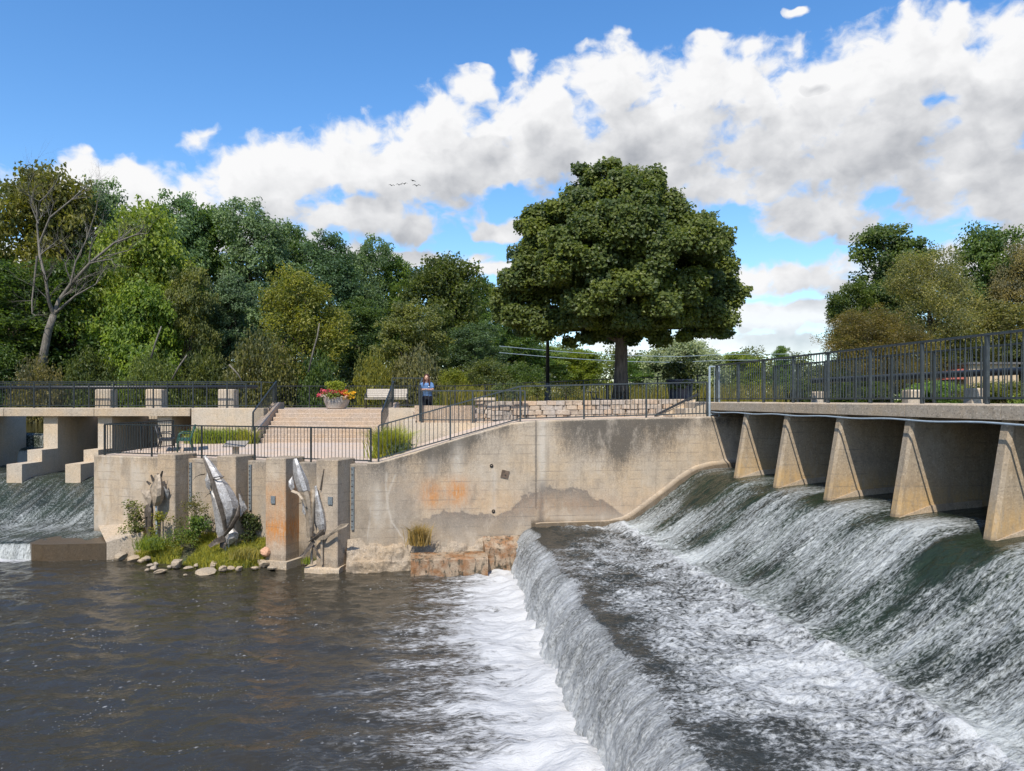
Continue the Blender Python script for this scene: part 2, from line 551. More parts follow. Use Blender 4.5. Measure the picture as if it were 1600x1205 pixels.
def water_mat(name, body, foam_col=(0.80, 0.81, 0.80), rough=0.10, fs=(9.0, 3.0), flecks=False, wave=1.0, algae=None, ior=1.33, gs=(24.0, 8.0), soft=0.55, top=1.0, veil=0.0, chop=0.35):
    """clear dark water carrying white foam where the mesh says so (attribute foam, 0 to 1); fs coarse and gs fine pattern per metre"""
    m, q, bs, out = new_mat(name)
    uv = coords(q, 'UV')
    fm = q.attr('foam')
    n1 = q.noise(q.mul(uv, (fs[0], fs[1], 1)), 1.0, 7, 0.62, 0.35)
    n2 = q.noise(q.mul(uv, (gs[0], gs[1], 1)), 1.0, 6, 0.72, 0.25)
    n3 = q.noise(q.mul(uv, (0.8, 0.4, 1)), 1.0, 4, 0.6)
    s = q.m('ADD', q.m('MULTIPLY', q.m('SUBTRACT', n1, 0.5), 1.2), q.m('ADD', q.m('MULTIPLY', q.m('SUBTRACT', n2, 0.5), 2.3), q.m('MULTIPLY', q.m('SUBTRACT', n3, 0.5), 0.5)))
    s = q.m('ADD', s, fm)
    mask = q.mr(s, 0.5 - soft, 0.5 + soft, 0.0, top)
    mask = q.m('MULTIPLY', mask, q.mr(fm, 0.02, 0.30))
    if veil:
        mask = q.m('MAXIMUM', mask, q.m('MULTIPLY', q.mr(fm, 0.2, 0.9), veil))
    if flecks:
        wv = q.vm('ADD', uv, q.mul(q.noise(uv, 2.0, 2, 0.5, col=True), (0.25, 0.25, 0)))
        v1 = q.voro(wv, 6.0)
        v2 = q.voro(wv, 14.0)
        patch = q.mr(q.noise(q.mul(uv, (0.9, 0.35, 1)), 1.3, 4, 0.65), 0.47, 0.65)
        tex = q.noise(uv, 40.0, 3, 0.6)
        f1 = q.m('MULTIPLY', q.mr(q.m('ADD', v1, q.m('MULTIPLY', q.m('SUBTRACT', tex, 0.5), 0.35)), 0.20, 0.10), patch)
        f2 = q.m('MULTIPLY', q.mr(q.m('ADD', v2, q.m('MULTIPLY', q.m('SUBTRACT', tex, 0.5), 0.25)), 0.20, 0.08), q.mr(q.noise(uv, 0.8, 3, 0.6), 0.45, 0.66))
        fl = q.m('MULTIPLY', q.m('MAXIMUM', f1, f2), q.m('ADD', 0.2, q.m('MULTIPLY', tex, 0.75)))
        mask = q.m('MAXIMUM', mask, q.m('MULTIPLY', fl, 0.85))
    bc = body
    if algae is not None:
        an = q.mr(q.noise(q.mul(uv, (1.2, 0.45, 1)), 1.0, 5, 0.65), 0.35, 0.65)
        bc = q.mix(an, body, algae)
    c = q.mix(mask, bc, foam_col)
    q.put(bs.inputs['Base Color'], c)
    q.put(bs.inputs['Roughness'], q.m('ADD', rough, q.m('MULTIPLY', mask, 0.6)))
    bs.inputs['IOR'].default_value = ior
    w1 = q.noise(q.mul(uv, (3.0, 2.2, 1)), 1.0, 5, 0.6, 0.4)
    w2 = q.noise(q.mul(uv, (11.0, 8.0, 1)), 1.0, 4, 0.6, 0.3)
    h = q.m('ADD', q.m('MULTIPLY', w1, 1.0 * wave), q.m('ADD', q.m('MULTIPLY', w2, chop * wave), q.m('MULTIPLY', q.mr(fm, 0.05, 0.6), q.m('ADD', q.m('MULTIPLY', n1, 1.3), q.m('MULTIPLY', n2, 0.7)))))
    bump(q, bs, h, 0.85, 0.06)
    return m


M = {}
M['conc'] = concrete('weathered_concrete', (0.40, 0.335, 0.255), 0.5, 0.55, 0.55)
M['conc_stain'] = concrete('stained_concrete', (0.42, 0.35, 0.265), 0.5, 0.5, 0.22, stain=True)
M['conc_pale'] = concrete('pale_concrete', (0.46, 0.395, 0.31), 0.6, 0.35, 0.4)
M['conc_pier'] = concrete('pier_concrete', (0.39, 0.32, 0.24), 0.55, 0.5, 0.4, stain=True)
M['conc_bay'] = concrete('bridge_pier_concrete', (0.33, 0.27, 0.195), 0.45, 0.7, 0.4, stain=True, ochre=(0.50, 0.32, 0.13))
M['conc_old'] = concrete('crumbling_concrete', (0.32, 0.265, 0.20), 0.5, 0.5, 0.5)
M['conc_pale2'] = concrete('stair_concrete', (0.40, 0.32, 0.25), 0.55, 0.45, 0.6)
M['paving'] = concrete('pinkish_paving', (0.50, 0.41, 0.335), 0.7, 0.3, 0.5)
M['aggregate'] = concrete('exposed_aggregate', (0.42, 0.34, 0.28), 0.8, 0.1, 1.0)
M['conc_wet_shade'] = concrete('wet_and_shade_dark_concrete', (0.085, 0.065, 0.043), 0.5, 0.5, 0.5, rough=0.35)  # real wet on the weir lip; painted shade on soffit and bay backs
M['conc_rust'] = concrete('rust_stained_concrete', (0.20, 0.115, 0.058), 0.3, 0.8, 0.5, rough=0.5)
m, q, bs, out = new_mat('mossy_rusty_slab')
p_ = world_pos(q)
a1 = q.noise(p_, 2.6, 6, 0.65); a2 = q.noise(q.mul(p_, (1, 1, 0.4)), 7.0, 6, 0.7); a3 = q.noise(p_, 30.0, 5, 0.7)
c_ = q.mix(q.mr(a1, 0.36, 0.60), (0.27, 0.125, 0.045), (0.36, 0.27, 0.18))
c_ = q.mix(q.mr(a2, 0.50, 0.64), c_, (0.045, 0.040, 0.022))
c_ = q.mix(q.m('MULTIPLY', q.mr(a3, 0.45, 0.7), 0.5), c_, (0.10, 0.07, 0.04))
q.put(bs.inputs['Base Color'], c_); bs.inputs['Roughness'].default_value = 0.5
bump(q, bs, q.m('ADD', a3, a2), 0.8, 0.03)
M['conc_rust'] = m
M['panel'] = plain('faded_panel', (0.27, 0.24, 0.20), 0.7, 0.15, 20)
M['stone'] = concrete('rubble_stone', (0.38, 0.325, 0.27), 0.7, 0.1, 0.5)
M['stone2'] = concrete('rubble_stone_warm', (0.40, 0.315, 0.24), 0.7, 0.1, 0.5)
M['stone3'] = concrete('rubble_stone_grey', (0.34, 0.30, 0.26), 0.7, 0.1, 0.5)
M['rock'] = concrete('bank_rock', (0.33, 0.275, 0.205), 0.5, 0.2, 0.5)
M['rock_red'] = concrete('reddish_rock', (0.45, 0.27, 0.18), 0.6, 0.1, 0.5)
M['rail'] = metal_paint('black_green_rail_paint', (0.020, 0.026, 0.027), 0.35)
M['rail_grey'] = metal_paint('weathered_grey_rail_paint', (0.034, 0.042, 0.044), 0.38, 0.4)
M['galv'] = metal_paint('galvanised_steel', (0.30, 0.36, 0.40), 0.4)
M['iron'] = metal_paint('black_iron', (0.012, 0.013, 0.015), 0.4)
M['navy'] = metal_paint('dark_blue_tub', (0.015, 0.02, 0.04), 0.35)
M['green_iron'] = metal_paint('green_bench_paint', (0.012, 0.07, 0.045), 0.35)
M['wood_grey'] = plain('silvered_bench_wood', (0.42, 0.37, 0.31), 0.8, 0.25, 30)
M['gauge'] = plain('pale_blue_gauge_board', (0.15, 0.17, 0.178), 0.8, 0.35, 30, 0.15)
M['gauge_mark'] = plain('gauge_black_marks', (0.03, 0.03, 0.035), 0.6)
M['bowl'] = concrete('smooth_grey_planter', (0.46, 0.42, 0.38), 0.8, 0.2, 0.25)
M['gravel'] = concrete('pebble_bed', (0.40, 0.33, 0.28), 0.6, 0.0, 1.0)
M['leaf'] = foliage('leaves')
M['leaf_silver'] = foliage('silvery_leaves', (1.4, 1.38, 1.05), 0.32, 0.5, 0.3)
M['bark'] = bark('bark', (0.13, 0.10, 0.075))
M['bark_pale'] = bark('pale_bark', (0.17, 0.15, 0.12))
M['grass'] = foliage('grass_blades', (1.7, 1.35, 0.6), 0.3)
# ------------------------------------------------------------------ ground
def nonuniform(a, b, dense_a, dense_b, dense, ratio=1.35):
    xs = list(np.arange(dense_a, dense_b + 1e-6, dense))
    st = dense
    while xs[-1] < b:
        st *= ratio; xs.append(min(b, xs[-1] + st))
    st = dense
    while xs[0] > a:
        st *= ratio; xs.insert(0, max(a, xs[0] - st))
    return np.array(xs)


def land_h(X, Y):
    """height of the river banks; the channel lies below the water"""
    far = sstep(58.5, 62.5, Y - 3.0 * (vnoise(X * 0.06, X * 0 + 3.1, 5) - 0.5))
    right = sstep(15.5, 19.0, X + 0.15 * (Y - 40) + 2.0 * (vnoise(Y * 0.1, Y * 0 + 8.2, 6) - 0.5)) * sstep(33.0, 37.0, Y)
    left = sstep(-36.5, -39.5, X)
    back = sstep(-14.0, -18.0, Y)
    rside = np.maximum(sstep(50.0, 55.0, X), sstep(38.8, 40.5, Y) * sstep(-8.0, -4.0, X))
    k = np.clip(np.maximum.reduce([far, right, left, back, rside]), 0, 1)
    h = 4.15 + 0.5 * fbm(X * 0.05, Y * 0.05, 9, 4) + 5.0 * sstep(70, 150, Y) * sstep(20, -30, X)
    return -1.6 * (1 - k) + h * k


gx = nonuniform(-2500, 2500, -60, 60, 1.0)
gy = nonuniform(-1200, 4000, -24, 100, 1.0)
GX, GY = np.meshgrid(gx, gy)
m, q, bs, out = new_mat('bank_soil_and_grass')
p_ = world_pos(q)
n_ = q.noise(p_, 0.35, 6, 0.65)
n2_ = q.noise(p_, 9.0, 5, 0.7)
c_ = q.mix(q.mr(n_, 0.42, 0.6), (0.05, 0.07, 0.022), (0.11, 0.095, 0.05))
c_ = q.mix(q.m('MULTIPLY', q.mr(n2_, 0.4, 0.7), 0.5), c_, (0.035, 0.045, 0.015))
q.put(bs.inputs['Base Color'], c_); bs.inputs['Roughness'].default_value = 0.95
bump(q, bs, n2_, 1.0, 0.1)
M['soil'] = m
g = link('ground', np_mesh('ground', np.stack([GX, GY, land_h(GX, GY)], -1).reshape(-1, 3), grid_faces(len(gy), len(gx)), M['soil']))
props(g, 'grassy river banks around the water', None, None, 'structure')

# ------------------------------------------------------------------ flow frame of the right-hand weir: u along its crest, v across it
UX, UY = -0.129, 0.9915


def uv2xy(u, v):
    return 9.342 + UX * u - UY * v, UY * u + UX * v


def xy2uv(x, y):
    dx = x - 9.342
    return UX * dx + UY * y, -UY * dx + UX * y


U_WALL = 23.37                     # the long wall stands across the flow frame here
PIER_U = [11.72 + 2.33 * k for k in range(5)]
PIER_W = 0.26
PROF = [(-2.75, 3.02), (-1.6, 2.98), (-0.5, 2.90), (0.2, 2.82), (0.7, 2.69), (1.15, 2.42), (1.6, 2.08), (2.7, 1.30), (2.95, 1.20), (3.4, 1.18), (4.4, 1.175), (5.75, 1.165), (6.0, 1.13), (6.25, 0.98), (6.45, 0.70), (6.62, 0.30), (6.84, -0.40)]
_pv = np.array([p[0] for p in PROF]); _pz = np.array([p[1] for p in PROF])


def smooth_profile(n):
    t = np.arange(len(PROF)); tt = np.linspace(0, len(PROF) - 1, 4000)
    def cr(a):
        i = np.clip(np.floor(tt).astype(int), 0, len(a) - 2); f = tt - i
        p0 = a[np.maximum(i - 1, 0)]; p1 = a[i]; p2 = a[i + 1]; p3 = a[np.minimum(i + 2, len(a) - 1)]
        return 0.5 * (2 * p1 + (p2 - p0) * f + (2 * p0 - 5 * p1 + 4 * p2 - p3) * f ** 2 + (3 * p1 - p0 - 3 * p2 + p3) * f ** 3)
    v, z = cr(_pv), cr(_pz)
    s = np.concatenate([[0], np.cumsum(np.hypot(np.diff(v), np.diff(z)))])
    ss = np.linspace(0, s[-1], n)
    return np.interp(ss, s, v), np.interp(ss, s, z), ss


def prof_z(v):
    return float(np.interp(v, _pv, _pz))


def v_shift(u, v):
    lc = 6.45 + (u - 8.0) * (-0.62 / 15.4)
    k = (lc - 3.4) / (6.1 - 3.4)
    return np.where(v < 3.4, v, np.where(v < 6.1, 3.4 + (v - 3.4) * k, v + lc - 6.1))


M['water_slope'] = water_mat('sliding_weir_water', (0.016, 0.020, 0.014), (0.47, 0.49, 0.47), rough=0.18, fs=(6.5, 0.7), gs=(26.0, 10.0), soft=0.46, algae=(0.019, 0.030, 0.016), wave=1.4)
M['water_apron'] = water_mat('broken_apron_water', (0.028, 0.030, 0.026), (0.50, 0.51, 0.50), rough=0.14, fs=(3.4, 2.3), gs=(17.0, 11.0), soft=0.42, wave=1.8)
M['water_fall'] = water_mat('thin_falling_water', (0.080, 0.083, 0.076), (0.47, 0.48, 0.47), rough=0.22, fs=(8.0, 1.0), gs=(34.0, 16.0), soft=0.55, wave=1.6)
M['water_pool'] = water_mat('dark_pool_water', (0.034, 0.030, 0.021), (0.50, 0.50, 0.49), rough=0.04, fs=(4.2, 0.9), gs=(16.0, 5.0), soft=0.40, flecks=True, wave=0.8, chop=0.18)
M['water_up'] = water_mat('still_upstream_water', (0.014, 0.015, 0.010), rough=0.05, wave=0.35)

NV = 300
us = np.arange(4.0, U_WALL + 0.001, 0.042)
pv, pz, ps = smooth_profile(NV)
Ug, Vg = np.meshgrid(us, pv, indexing='ij')
Sg = np.broadcast_to(ps[None, :], Ug.shape)
Zg = np.broadcast_to(pz[None, :], Ug.shape).copy()
Vs = v_shift(Ug, Vg)
# wake of every pier runs down the slope as a darker strip, the jets between them are white
wake = np.zeros_like(Ug)
for pu in PIER_U + [PIER_U[0] - 2.33, PIER_U[0] - 4.66]:
    drift = 0.10 * (Vg - 0.6)
    d = np.abs(Ug - (pu + 0.18) + drift * 0.0 + 0.12 * (fbm(Vg * 1.2, Ug * 0 + pu, 3, 3) - 0.5))
    wake = np.maximum(wake, 1 - sstep(0.25, 0.95, d))
dfar = U_WALL - Ug
jet = (1 - wake)
n_low = fbm(Ug * 0.9, Sg * 0.5, 21, 4)
n_mid = fbm(Ug * 2.3, Sg * 1.1, 25, 4)
f_crest = 0.20 + 0.28 * jet - 0.12 * wake
f_crest *= 0.45 + 0.55 * sstep(2.2, 4.5, dfar)
f_down = 0.36 + 0.04 * jet - 0.03 * wake
kdown = sstep(0.7, 2.0, Vg)
foam = (f_crest * (1 - kdown) + f_down * kdown) + 0.75 * (n_low - 0.5) + 0.35 * (n_mid - 0.5)
foam *= sstep(-0.9, 0.25, Vg) * 0.8 + 0.2
toe = np.exp(-((Vg - 3.05) / 0.42) ** 2)
foam = foam + 0.22 * toe
ap = sstep(2.85, 3.3, Vg)
n_ap = fbm(Ug * 0.42 + 4, Vg * 0.5, 31, 4)
n_ap2 = fbm(Ug * 1.6, Vg * 1.3, 35, 4)
f_ap = 0.56 - 0.085 * (Vg - 3.0) + 0.95 * (n_ap - 0.5) + 0.35 * (n_ap2 - 0.5)
f_ap -= 0.22 * np.exp(-((dfar - 1.0) / 0.9) ** 2) * sstep(3.6, 4.6, Vg)
f_ap -= 0.28 * np.exp(-((Ug - 8.9) / 1.0) ** 2) * np.exp(-((Vg - 4.9) / 1.3) ** 2)
f_ap -= 0.08 * np.exp(-((Vg - 5.6) / 0.35) ** 2)
foam = foam * (1 - ap) + np.maximum(f_ap, toe * 0.72) * ap
lf = sstep(5.9, 6.15, Vg)
f_lf = 0.54 + 0.6 * (fbm(Ug * 1.1, Sg * 0.3, 41, 4) - 0.5) + 0.35 * sstep(6.45, 6.75, Vg)
foam = np.clip(foam * (1 - lf) + f_lf * lf, 0.02, 1.25)
# relief
turb = fbm(Ug * 2.0, Sg * 1.7, 51, 4) - 0.5
turb2 = fbm(Ug * 7.0, Sg * 5.0, 55, 3) - 0.5
strk = fbm(Ug * 6.0, Sg * 1.0, 57, 4) - 0.5
slope_k = sstep(0.2, 0.9, Vg) * (1 - ap)
Zg += slope_k * (0.09 * strk + 0.06 * turb2) + 0.05 * jet * np.exp(-((Vg - 0.45) / 0.6) ** 2)
Zg += ap * (1 - lf) * sstep(6.0, 5.2, Vg) * (0.20 * turb * (0.4 + foam) + 0.07 * turb2) + 0.10 * toe * (0.4 + 1.6 * (turb + 0.5))
Zg += (1 - lf) * ap * 0.02 * turb2
lcw = (vnoise(Ug * 0.9, Ug * 0, 58) - 0.5) * 0.22 + (vnoise(Ug * 2.6, Ug * 0 + 4, 59) - 0.5) * 0.10
bulge = sstep(5.4, 6.0, Vg) * lcw + lf * (0.16 * strk + 0.10 * turb2 + 0.14 * turb)
Xg, Yg = uv2xy(Ug, Vs + bulge)
Pg = np.stack([Xg, Yg, Zg], -1)


def sub_sheet(name, j0, j1, mat, label):
    n = j1 - j0
    o = link(name, np_mesh(name, Pg[:, j0:j1].reshape(-1, 3), grid_faces(len(us), n), mat,
                           uv=np.stack([Ug[:, j0:j1], Sg[:, j0:j1]], -1).reshape(-1, 2), attrs={'foam': foam[:, j0:j1].ravel()}))
    return props(o, label, None, None, 'structure')


j_toe = int(np.searchsorted(pv, 3.05)); j_lc = int(np.searchsorted(pv, 5.98))
sub_sheet('weir_slope_water', 0, j_toe + 1, M['water_slope'], 'white streaked water sliding down the sloping weir below the concrete piers')
sub_sheet('weir_apron_water', j_toe, j_lc + 1, M['water_apron'], 'foaming shallow water on the flat apron between the slope and the lower fall')
sub_sheet('lower_fall_water', j_lc, NV, M['water_fall'], 'grey curtain of water pouring over the low lower weir')

# ------------------------------------------------------------------ pool
px_ = np.arange(-33.0, 7.6, 0.075); py_ = np.arange(4.5, 24.6, 0.075)
PX, PY = np.meshgrid(px_, py_)
PU, PV = xy2uv(PX, PY)
lc = 6.45 + (PU - 8.0) * (-0.62 / 15.4)
dw = PV - (lc + 0.55)
reach = 1.0 + 0.9 * fbm(PU * 0.8, PU * 0 + 1.0, 61, 4) + 0.5 * fbm(PU * 3.0, PV * 0.3, 63, 3)
pf = 0.80 * (1 - sstep(0.05, 1.0, dw / (reach * 1.25))) + 0.60 * (1 - sstep(0.5, 4.2, dw)) * fbm(PU * 2.2, PV * 0.55, 65, 4) ** 1.3 * 1.6
pf += 0.16 * (1 - sstep(2, 9, dw)) * fbm(PU * 1.2, PV * 0.35, 66, 4)
pf = np.maximum(pf, 1.2 * (1 - sstep(0.1, 1.0, (23.25 - PY) / 0.55)) * (PX < -15.0) * (0.6 + 0.4 * vnoise(PX * 3, PY * 3, 4)))
pf = np.clip(pf, 0.0, 1.3)
rough_k = 1 - sstep(0.0, 3.5, dw)
cx = fbm(PX * 1.3 + 0.4 * PY, PY * 2.1, 71, 4) - 0.5
cy = fbm(PX * 4.0, PY * 5.0, 73, 3) - 0.5
ft = fbm(PU * 2.4, PV * 1.3, 75, 4) - 0.5
PZ = 0.13 * cx + 0.030 * cy + 0.06 * (fbm(PX * 0.55 + 0.2 * PY, PY * 0.9, 79, 3) - 0.5) + rough_k * (0.22 * ft + 0.07 * cy) + 0.14 * np.exp(-(dw / 0.5) ** 2) * (0.5 + ft)
keep = (PV < lc + 0.12)
PZ = np.where(keep, -0.30, PZ)
o = link('pool_water', np_mesh('pool_water', np.stack([PX, PY, PZ], -1).reshape(-1, 3), grid_faces(len(py_), len(px_)), M['water_pool'],
                               uv=np.stack([PU, PV], -1).reshape(-1, 2), attrs={'foam': pf.ravel()}))
props(o, 'dark rippled river pool below the weirs with white foam drifting off', None, None, 'structure')
mb = MB().add([(-70, -40, -0.32), (60, -40, -0.32), (60, 31, -0.32), (-70, 31, -0.32)], [(0, 1, 2, 3)])
o = mb.build('river_water', M['water_up'])
props(o, 'river surface running on beyond the pool', None, None, 'structure')
# upstream water behind both dams
a0 = uv2xy(23.4, -2.7); a1 = uv2xy(1.0, -2.7)
poly = [(-90, 35.95), (-9, 35.95), (-6, 33.0), (4.5, 26.0), a0, a1, (70, 1.0), (70, 90), (-90, 90)]
me = bpy.data.meshes.new('upstream_water')
me.from_pydata([(x, y, 3.42) for x, y in poly], [], [tuple(range(len(poly)))])
l_ = me.uv_layers.new(name='UVMap')
for i_, lp in enumerate(me.loops):
    v_ = me.vertices[lp.vertex_index].co; l_.data[i_].uv = (v_.x, v_.y)
me.materials.append(M['water_up'])
props(link('upstream_water', me), 'calm dark river held back behind the two dam bridges', None, None, 'structure')

# ------------------------------------------------------------------ left weir: it flows towards the camera
LP = [(36.4, 3.42), (35.95, 3.40), (35.8, 3.25), (35.7, 2.75), (35.2, 2.70), (35.05, 2.55), (34.9, 2.05), (34.4, 2.0), (31.0, 1.95), (29.8, 1.90), (29.3, 1.78), (28.6, 1.50), (26.6, 0.66), (26.1, 0.56), (25.4, 0.52), (23.75, 0.49), (23.5, 0.42), (23.33, 0.22), (23.2, -0.12)]
lv = np.array([p[0] for p in LP]); lz = np.array([p[1] for p in LP])
dl = np.concatenate([[0], np.cumsum(np.hypot(np.diff(lv), np.diff(lz)))])
ss = np.linspace(0, dl[-1], 250)
yy = np.interp(ss, dl, lv); zz = np.interp(ss, dl, lz)
xs = np.arange(-33.0, -13.3, 0.08)
XX, SS = np.meshgrid(xs, ss, indexing='ij')
YY = np.broadcast_to(yy, XX.shape).copy(); ZZ = np.broadcast_to(zz, XX.shape).copy()
onl = sstep(29.4, 28.6, YY) * sstep(26.0, 26.5, YY)
fo = 0.12 + 0.55 * sstep(35.2, 34.95, YY) * sstep(34.2, 34.6, YY) * 1.9 + 0.06 * sstep(33, 30, YY)
fo = np.maximum(fo, onl * (0.06 + 0.65 * (fbm(XX * 1.3, SS * 0.4, 81, 4) - 0.5) + 0.26 * sstep(28.8, 26.5, YY)))
fo = np.maximum(fo, np.exp(-((YY - 25.95) / 0.8) ** 2) * (0.38 + 0.8 * (fbm(XX * 2, SS * 2, 83) - 0.5)))
fo = np.maximum(fo, sstep(23.62, 23.45, YY) * 0.66)
fo = np.where((YY < 25.3) & (YY > 23.7), np.maximum(fo, 0.20 + 0.6 * (fbm(XX * 1.0, SS * 1.0, 85) - 0.5)), fo)
fo = np.where(YY > 35.3, np.maximum(0.2, fo * 0.6), fo)
st = fbm(XX * 5.0, SS * 0.9, 87, 4) - 0.5
ZZ += onl * 0.12 * st + (1 - onl) * 0.05 * (fbm(XX * 2.2, SS * 2.2, 88, 4) - 0.5)
YY2 = YY + (sstep(23.6, 23.4, YY) + sstep(35.1, 34.95, YY) * sstep(34.7, 34.9, YY)) * 0.14 * st
o = link('left_weir_water', np_mesh('left_weir_water', np.stack([XX, YY2, ZZ], -1).reshape(-1, 3), grid_faces(len(xs), 250)[:, ::-1], M['water_slope'],
                                    uv=np.stack([XX, SS], -1).reshape(-1, 2), attrs={'foam': np.clip(fo, 0.02, 1.2).ravel()}))
props(o, 'green tinged water sliding down the second weir under the far bridge', None, None, 'structure')

# ------------------------------------------------------------------ the long concrete wall
CX, CY = -4.23, 21.80              # corner where the pillared wall meets the long wall
EX, EY = 0.9915, 0.129
TOP_TAB = [(560, 723), (590, 723), (650, 706), (700, 690), (760, 672), (800, 661), (838, 657), (1110, 651), (1300, 651)]


def wall_xy(s, off=0.0):
    """a point s metres along the long wall, off metres in front of it"""
    return CX + EX * s + EY * off, CY + EY * s - EX * off


def s_of_px(px):
    k = (px - 800) / FPX
    return (k * CY - CX) / (EX - k * EY)


_ts, _tz = [], []
for px, py in TOP_TAB:
    s = s_of_px(px); x, y = wall_xy(s)
    _ts.append(s); _tz.append(CAMH - (py - HOR) / FPX * y)


def wall_top(s):
    return np.interp(s, _ts, _tz)


def proj(x, y, z):
    return 800 + FPX * x / y, HOR - FPX * (z - CAMH) / y


W_LEN = 13.9
NS, NH = 420, 150
sg = np.linspace(-0.02, W_LEN, NS)
SG, TG = np.meshgrid(sg, np.linspace(0, 1, NH), indexing='ij')
zt = wall_top(SG)
ZW = -0.5 + (zt + 0.5) * TG
OFF = 0.012 * (fbm(SG * 1.2, ZW * 1.2, 91, 4) - 0.5)
XW, YW = wall_xy(SG, OFF)
QX, QY = proj(XW, YW, ZW)
nz1 = fbm(SG * 2.2, ZW * 2.2, 93, 5)
nzv = fbm(SG * 3.0, ZW * 0.35, 95, 5)
depth = (zt - ZW)
ycut = np.interp(QX, [600, 640, 680, 720, 745, 775, 800, 815, 838, 860, 885, 905, 925, 945, 960, 975, 990], [830, 812, 801, 796, 800, 805, 792, 776, 764, 758, 758, 764, 772, 784, 795, 806, 830])
ycut = ycut + 18 * (nz1 - 0.5) + 10 * (fbm(SG * 9, ZW * 9, 97, 3) - 0.5)
below = QY - ycut
grey = sstep(0, 2.0, below) * (0.42 + 0.58 * np.exp(-np.maximum(below, 0) / 15.0)) * (1 - 0.55 * sstep(25, 60, below)) * sstep(615, 690, QX) * sstep(992, 965, QX)
grey = np.maximum(grey, 0.9 * np.exp(-((QX - 847 + 0.04 * (QY - 760)) / 7.0) ** 2) * sstep(735, 760, QY))
grey = np.maximum(grey, 0.5 * np.exp(-((QX - 610) / 40) ** 2) * sstep(715, 745, QY) * (0.4 + nzv))
dark = 1.1 * np.exp(-np.maximum(depth - 0.12, 0) / 0.42) * (0.35 + 1.1 * nzv)
dark += 1.05 * sstep(850, 885, QX) * sstep(1090, 1020, QX) * sstep(1.75, 0.6, depth) * (0.25 + 1.0 * fbm(SG * 1.1, ZW * 0.5, 99, 4))
dark += 0.7 * np.exp(-((QX - 700) / 50) ** 2) * sstep(1.5, 0.5, depth) * nzv * 1.4
dark += 0.6 * np.exp(-((QX - 965) / 22) ** 2) * sstep(2.9, 1.2, depth) * (0.4 + nzv)
dark *= 1 - 0.75 * np.exp(-((QX - 838) / 40) ** 2)
dark *= sstep(0.0, 0.06, depth) * 0.9 + 0.1
dark = np.maximum(dark, 1.3 * np.exp(-((QX - 837.5) / 1.6) ** 2) * sstep(2.9, 2.5, depth))
dark = np.maximum(dark, 0.9 * np.exp(-((QX - 771) / 2.2) ** 2) * sstep(728, 740, QY) * sstep(800, 790, QY) * 0.5)
rust = 0.85 * np.exp(-((QX - 715) / 13) ** 2) * sstep(735, 765, QY) * sstep(800, 770, QY) * (0.5 + nzv) + 0.6 * np.exp(-((QX - 674) / 15) ** 2) * sstep(735, 768, QY) * sstep(805, 778, QY) * (0.5 + nzv)
rust += 0.22 * np.exp(-((QX - 700) / 55) ** 2) * np.exp(-((QY - 772) / 24) ** 2) + 0.18 * np.exp(-((QX - 890) / 160) ** 2) * np.exp(-((QY - 790) / 22) ** 2)
pale = 0.9 * np.exp(-((QX - 847) / 6) ** 2) * sstep(655, 662, QY) * sstep(770, 735, QY) + 0.8 * np.exp(-((QX - 716) / 9) ** 2) * np.exp(-((QY - 720) / 28) ** 2)
pale += 0.55 * np.exp(-((QX - 772) / 4) ** 2) * sstep(728, 736, QY) * sstep(806, 795, QY) + 0.6 * np.exp(-((QX - 675) / 9) ** 2) * np.exp(-((QY - 735) / 16) ** 2)
pale += 0.7 * np.exp(-((QX - 590) / 7) ** 2) * sstep(745, 770, QY) * sstep(850, 800, QY)
for (cxs, cys, amp) in (((604, 602, 605, 611, 626, 637), (738, 765, 792, 815, 836, 848), 0.9), ((580, 577, 572), (790, 815, 845), 0.8), ((604, 606, 618), (800, 770, 740), 0.7)):
    xc = np.interp(QY, cys if cys[0] < cys[-1] else cys[::-1], cxs if cys[0] < cys[-1] else cxs[::-1]) + 4 * (nz1 - 0.5)
    pale = np.maximum(pale, amp * np.exp(-((QX - xc) / 1.5) ** 2) * sstep(min(cys) - 3, min(cys) + 5, QY) * sstep(max(cys) + 3, max(cys) - 3, QY))
lp_y = np.interp(QX, [985, 1040, 1100, 1145, 1200], [822, 790, 752, 740, 738])
wet = np.clip(sstep(14, 2, lp_y - QY) * (QX > 830) * 0.9 + sstep(0.45, 0.1, ZW) * 0.9, 0, 1)
pale = np.clip(pale + 0.35 * sstep(34, 8, lp_y - QY) * (QX > 860), 0, 1)
V = np.stack([XW, YW, ZW], -1)
V[:, -1, :] += np.array([-EY, EX, 0]) * 0.03
top_b = np.stack([*wall_xy(sg, -0.42), wall_top(sg)], -1)
bot_b = top_b.copy(); bot_b[:, 2] = -0.5
VV = np.concatenate([V.reshape(-1, 3), top_b, bot_b])
F1 = grid_faces(NS, NH)[:, ::-1]
i_ = np.arange(NS - 1)
n0 = NS * NH
F2 = np.stack([i_ * NH + NH - 1, (i_ + 1) * NH + NH - 1, n0 + i_ + 1, n0 + i_], -1)
F3 = np.stack([n0 + i_, n0 + i_ + 1, n0 + NS + i_ + 1, n0 + NS + i_], -1)
pad = np.zeros(2 * NS)
at_ = {k: np.concatenate([np.clip(a, 0, 1.4).ravel(), pad]) for k, a in (('dark', dark), ('grey', grey), ('rust', rust), ('pale', pale), ('wet', wet))}
me = np_mesh('retaining_wall', VV, np.concatenate([F1, F2, F3]), M['conc_stain'], attrs=at_)
lw = link('retaining_wall', me)
props(lw, 'long stained concrete wall facing the pool, rising to the bridge, with a grey eroded arc', 'wall')
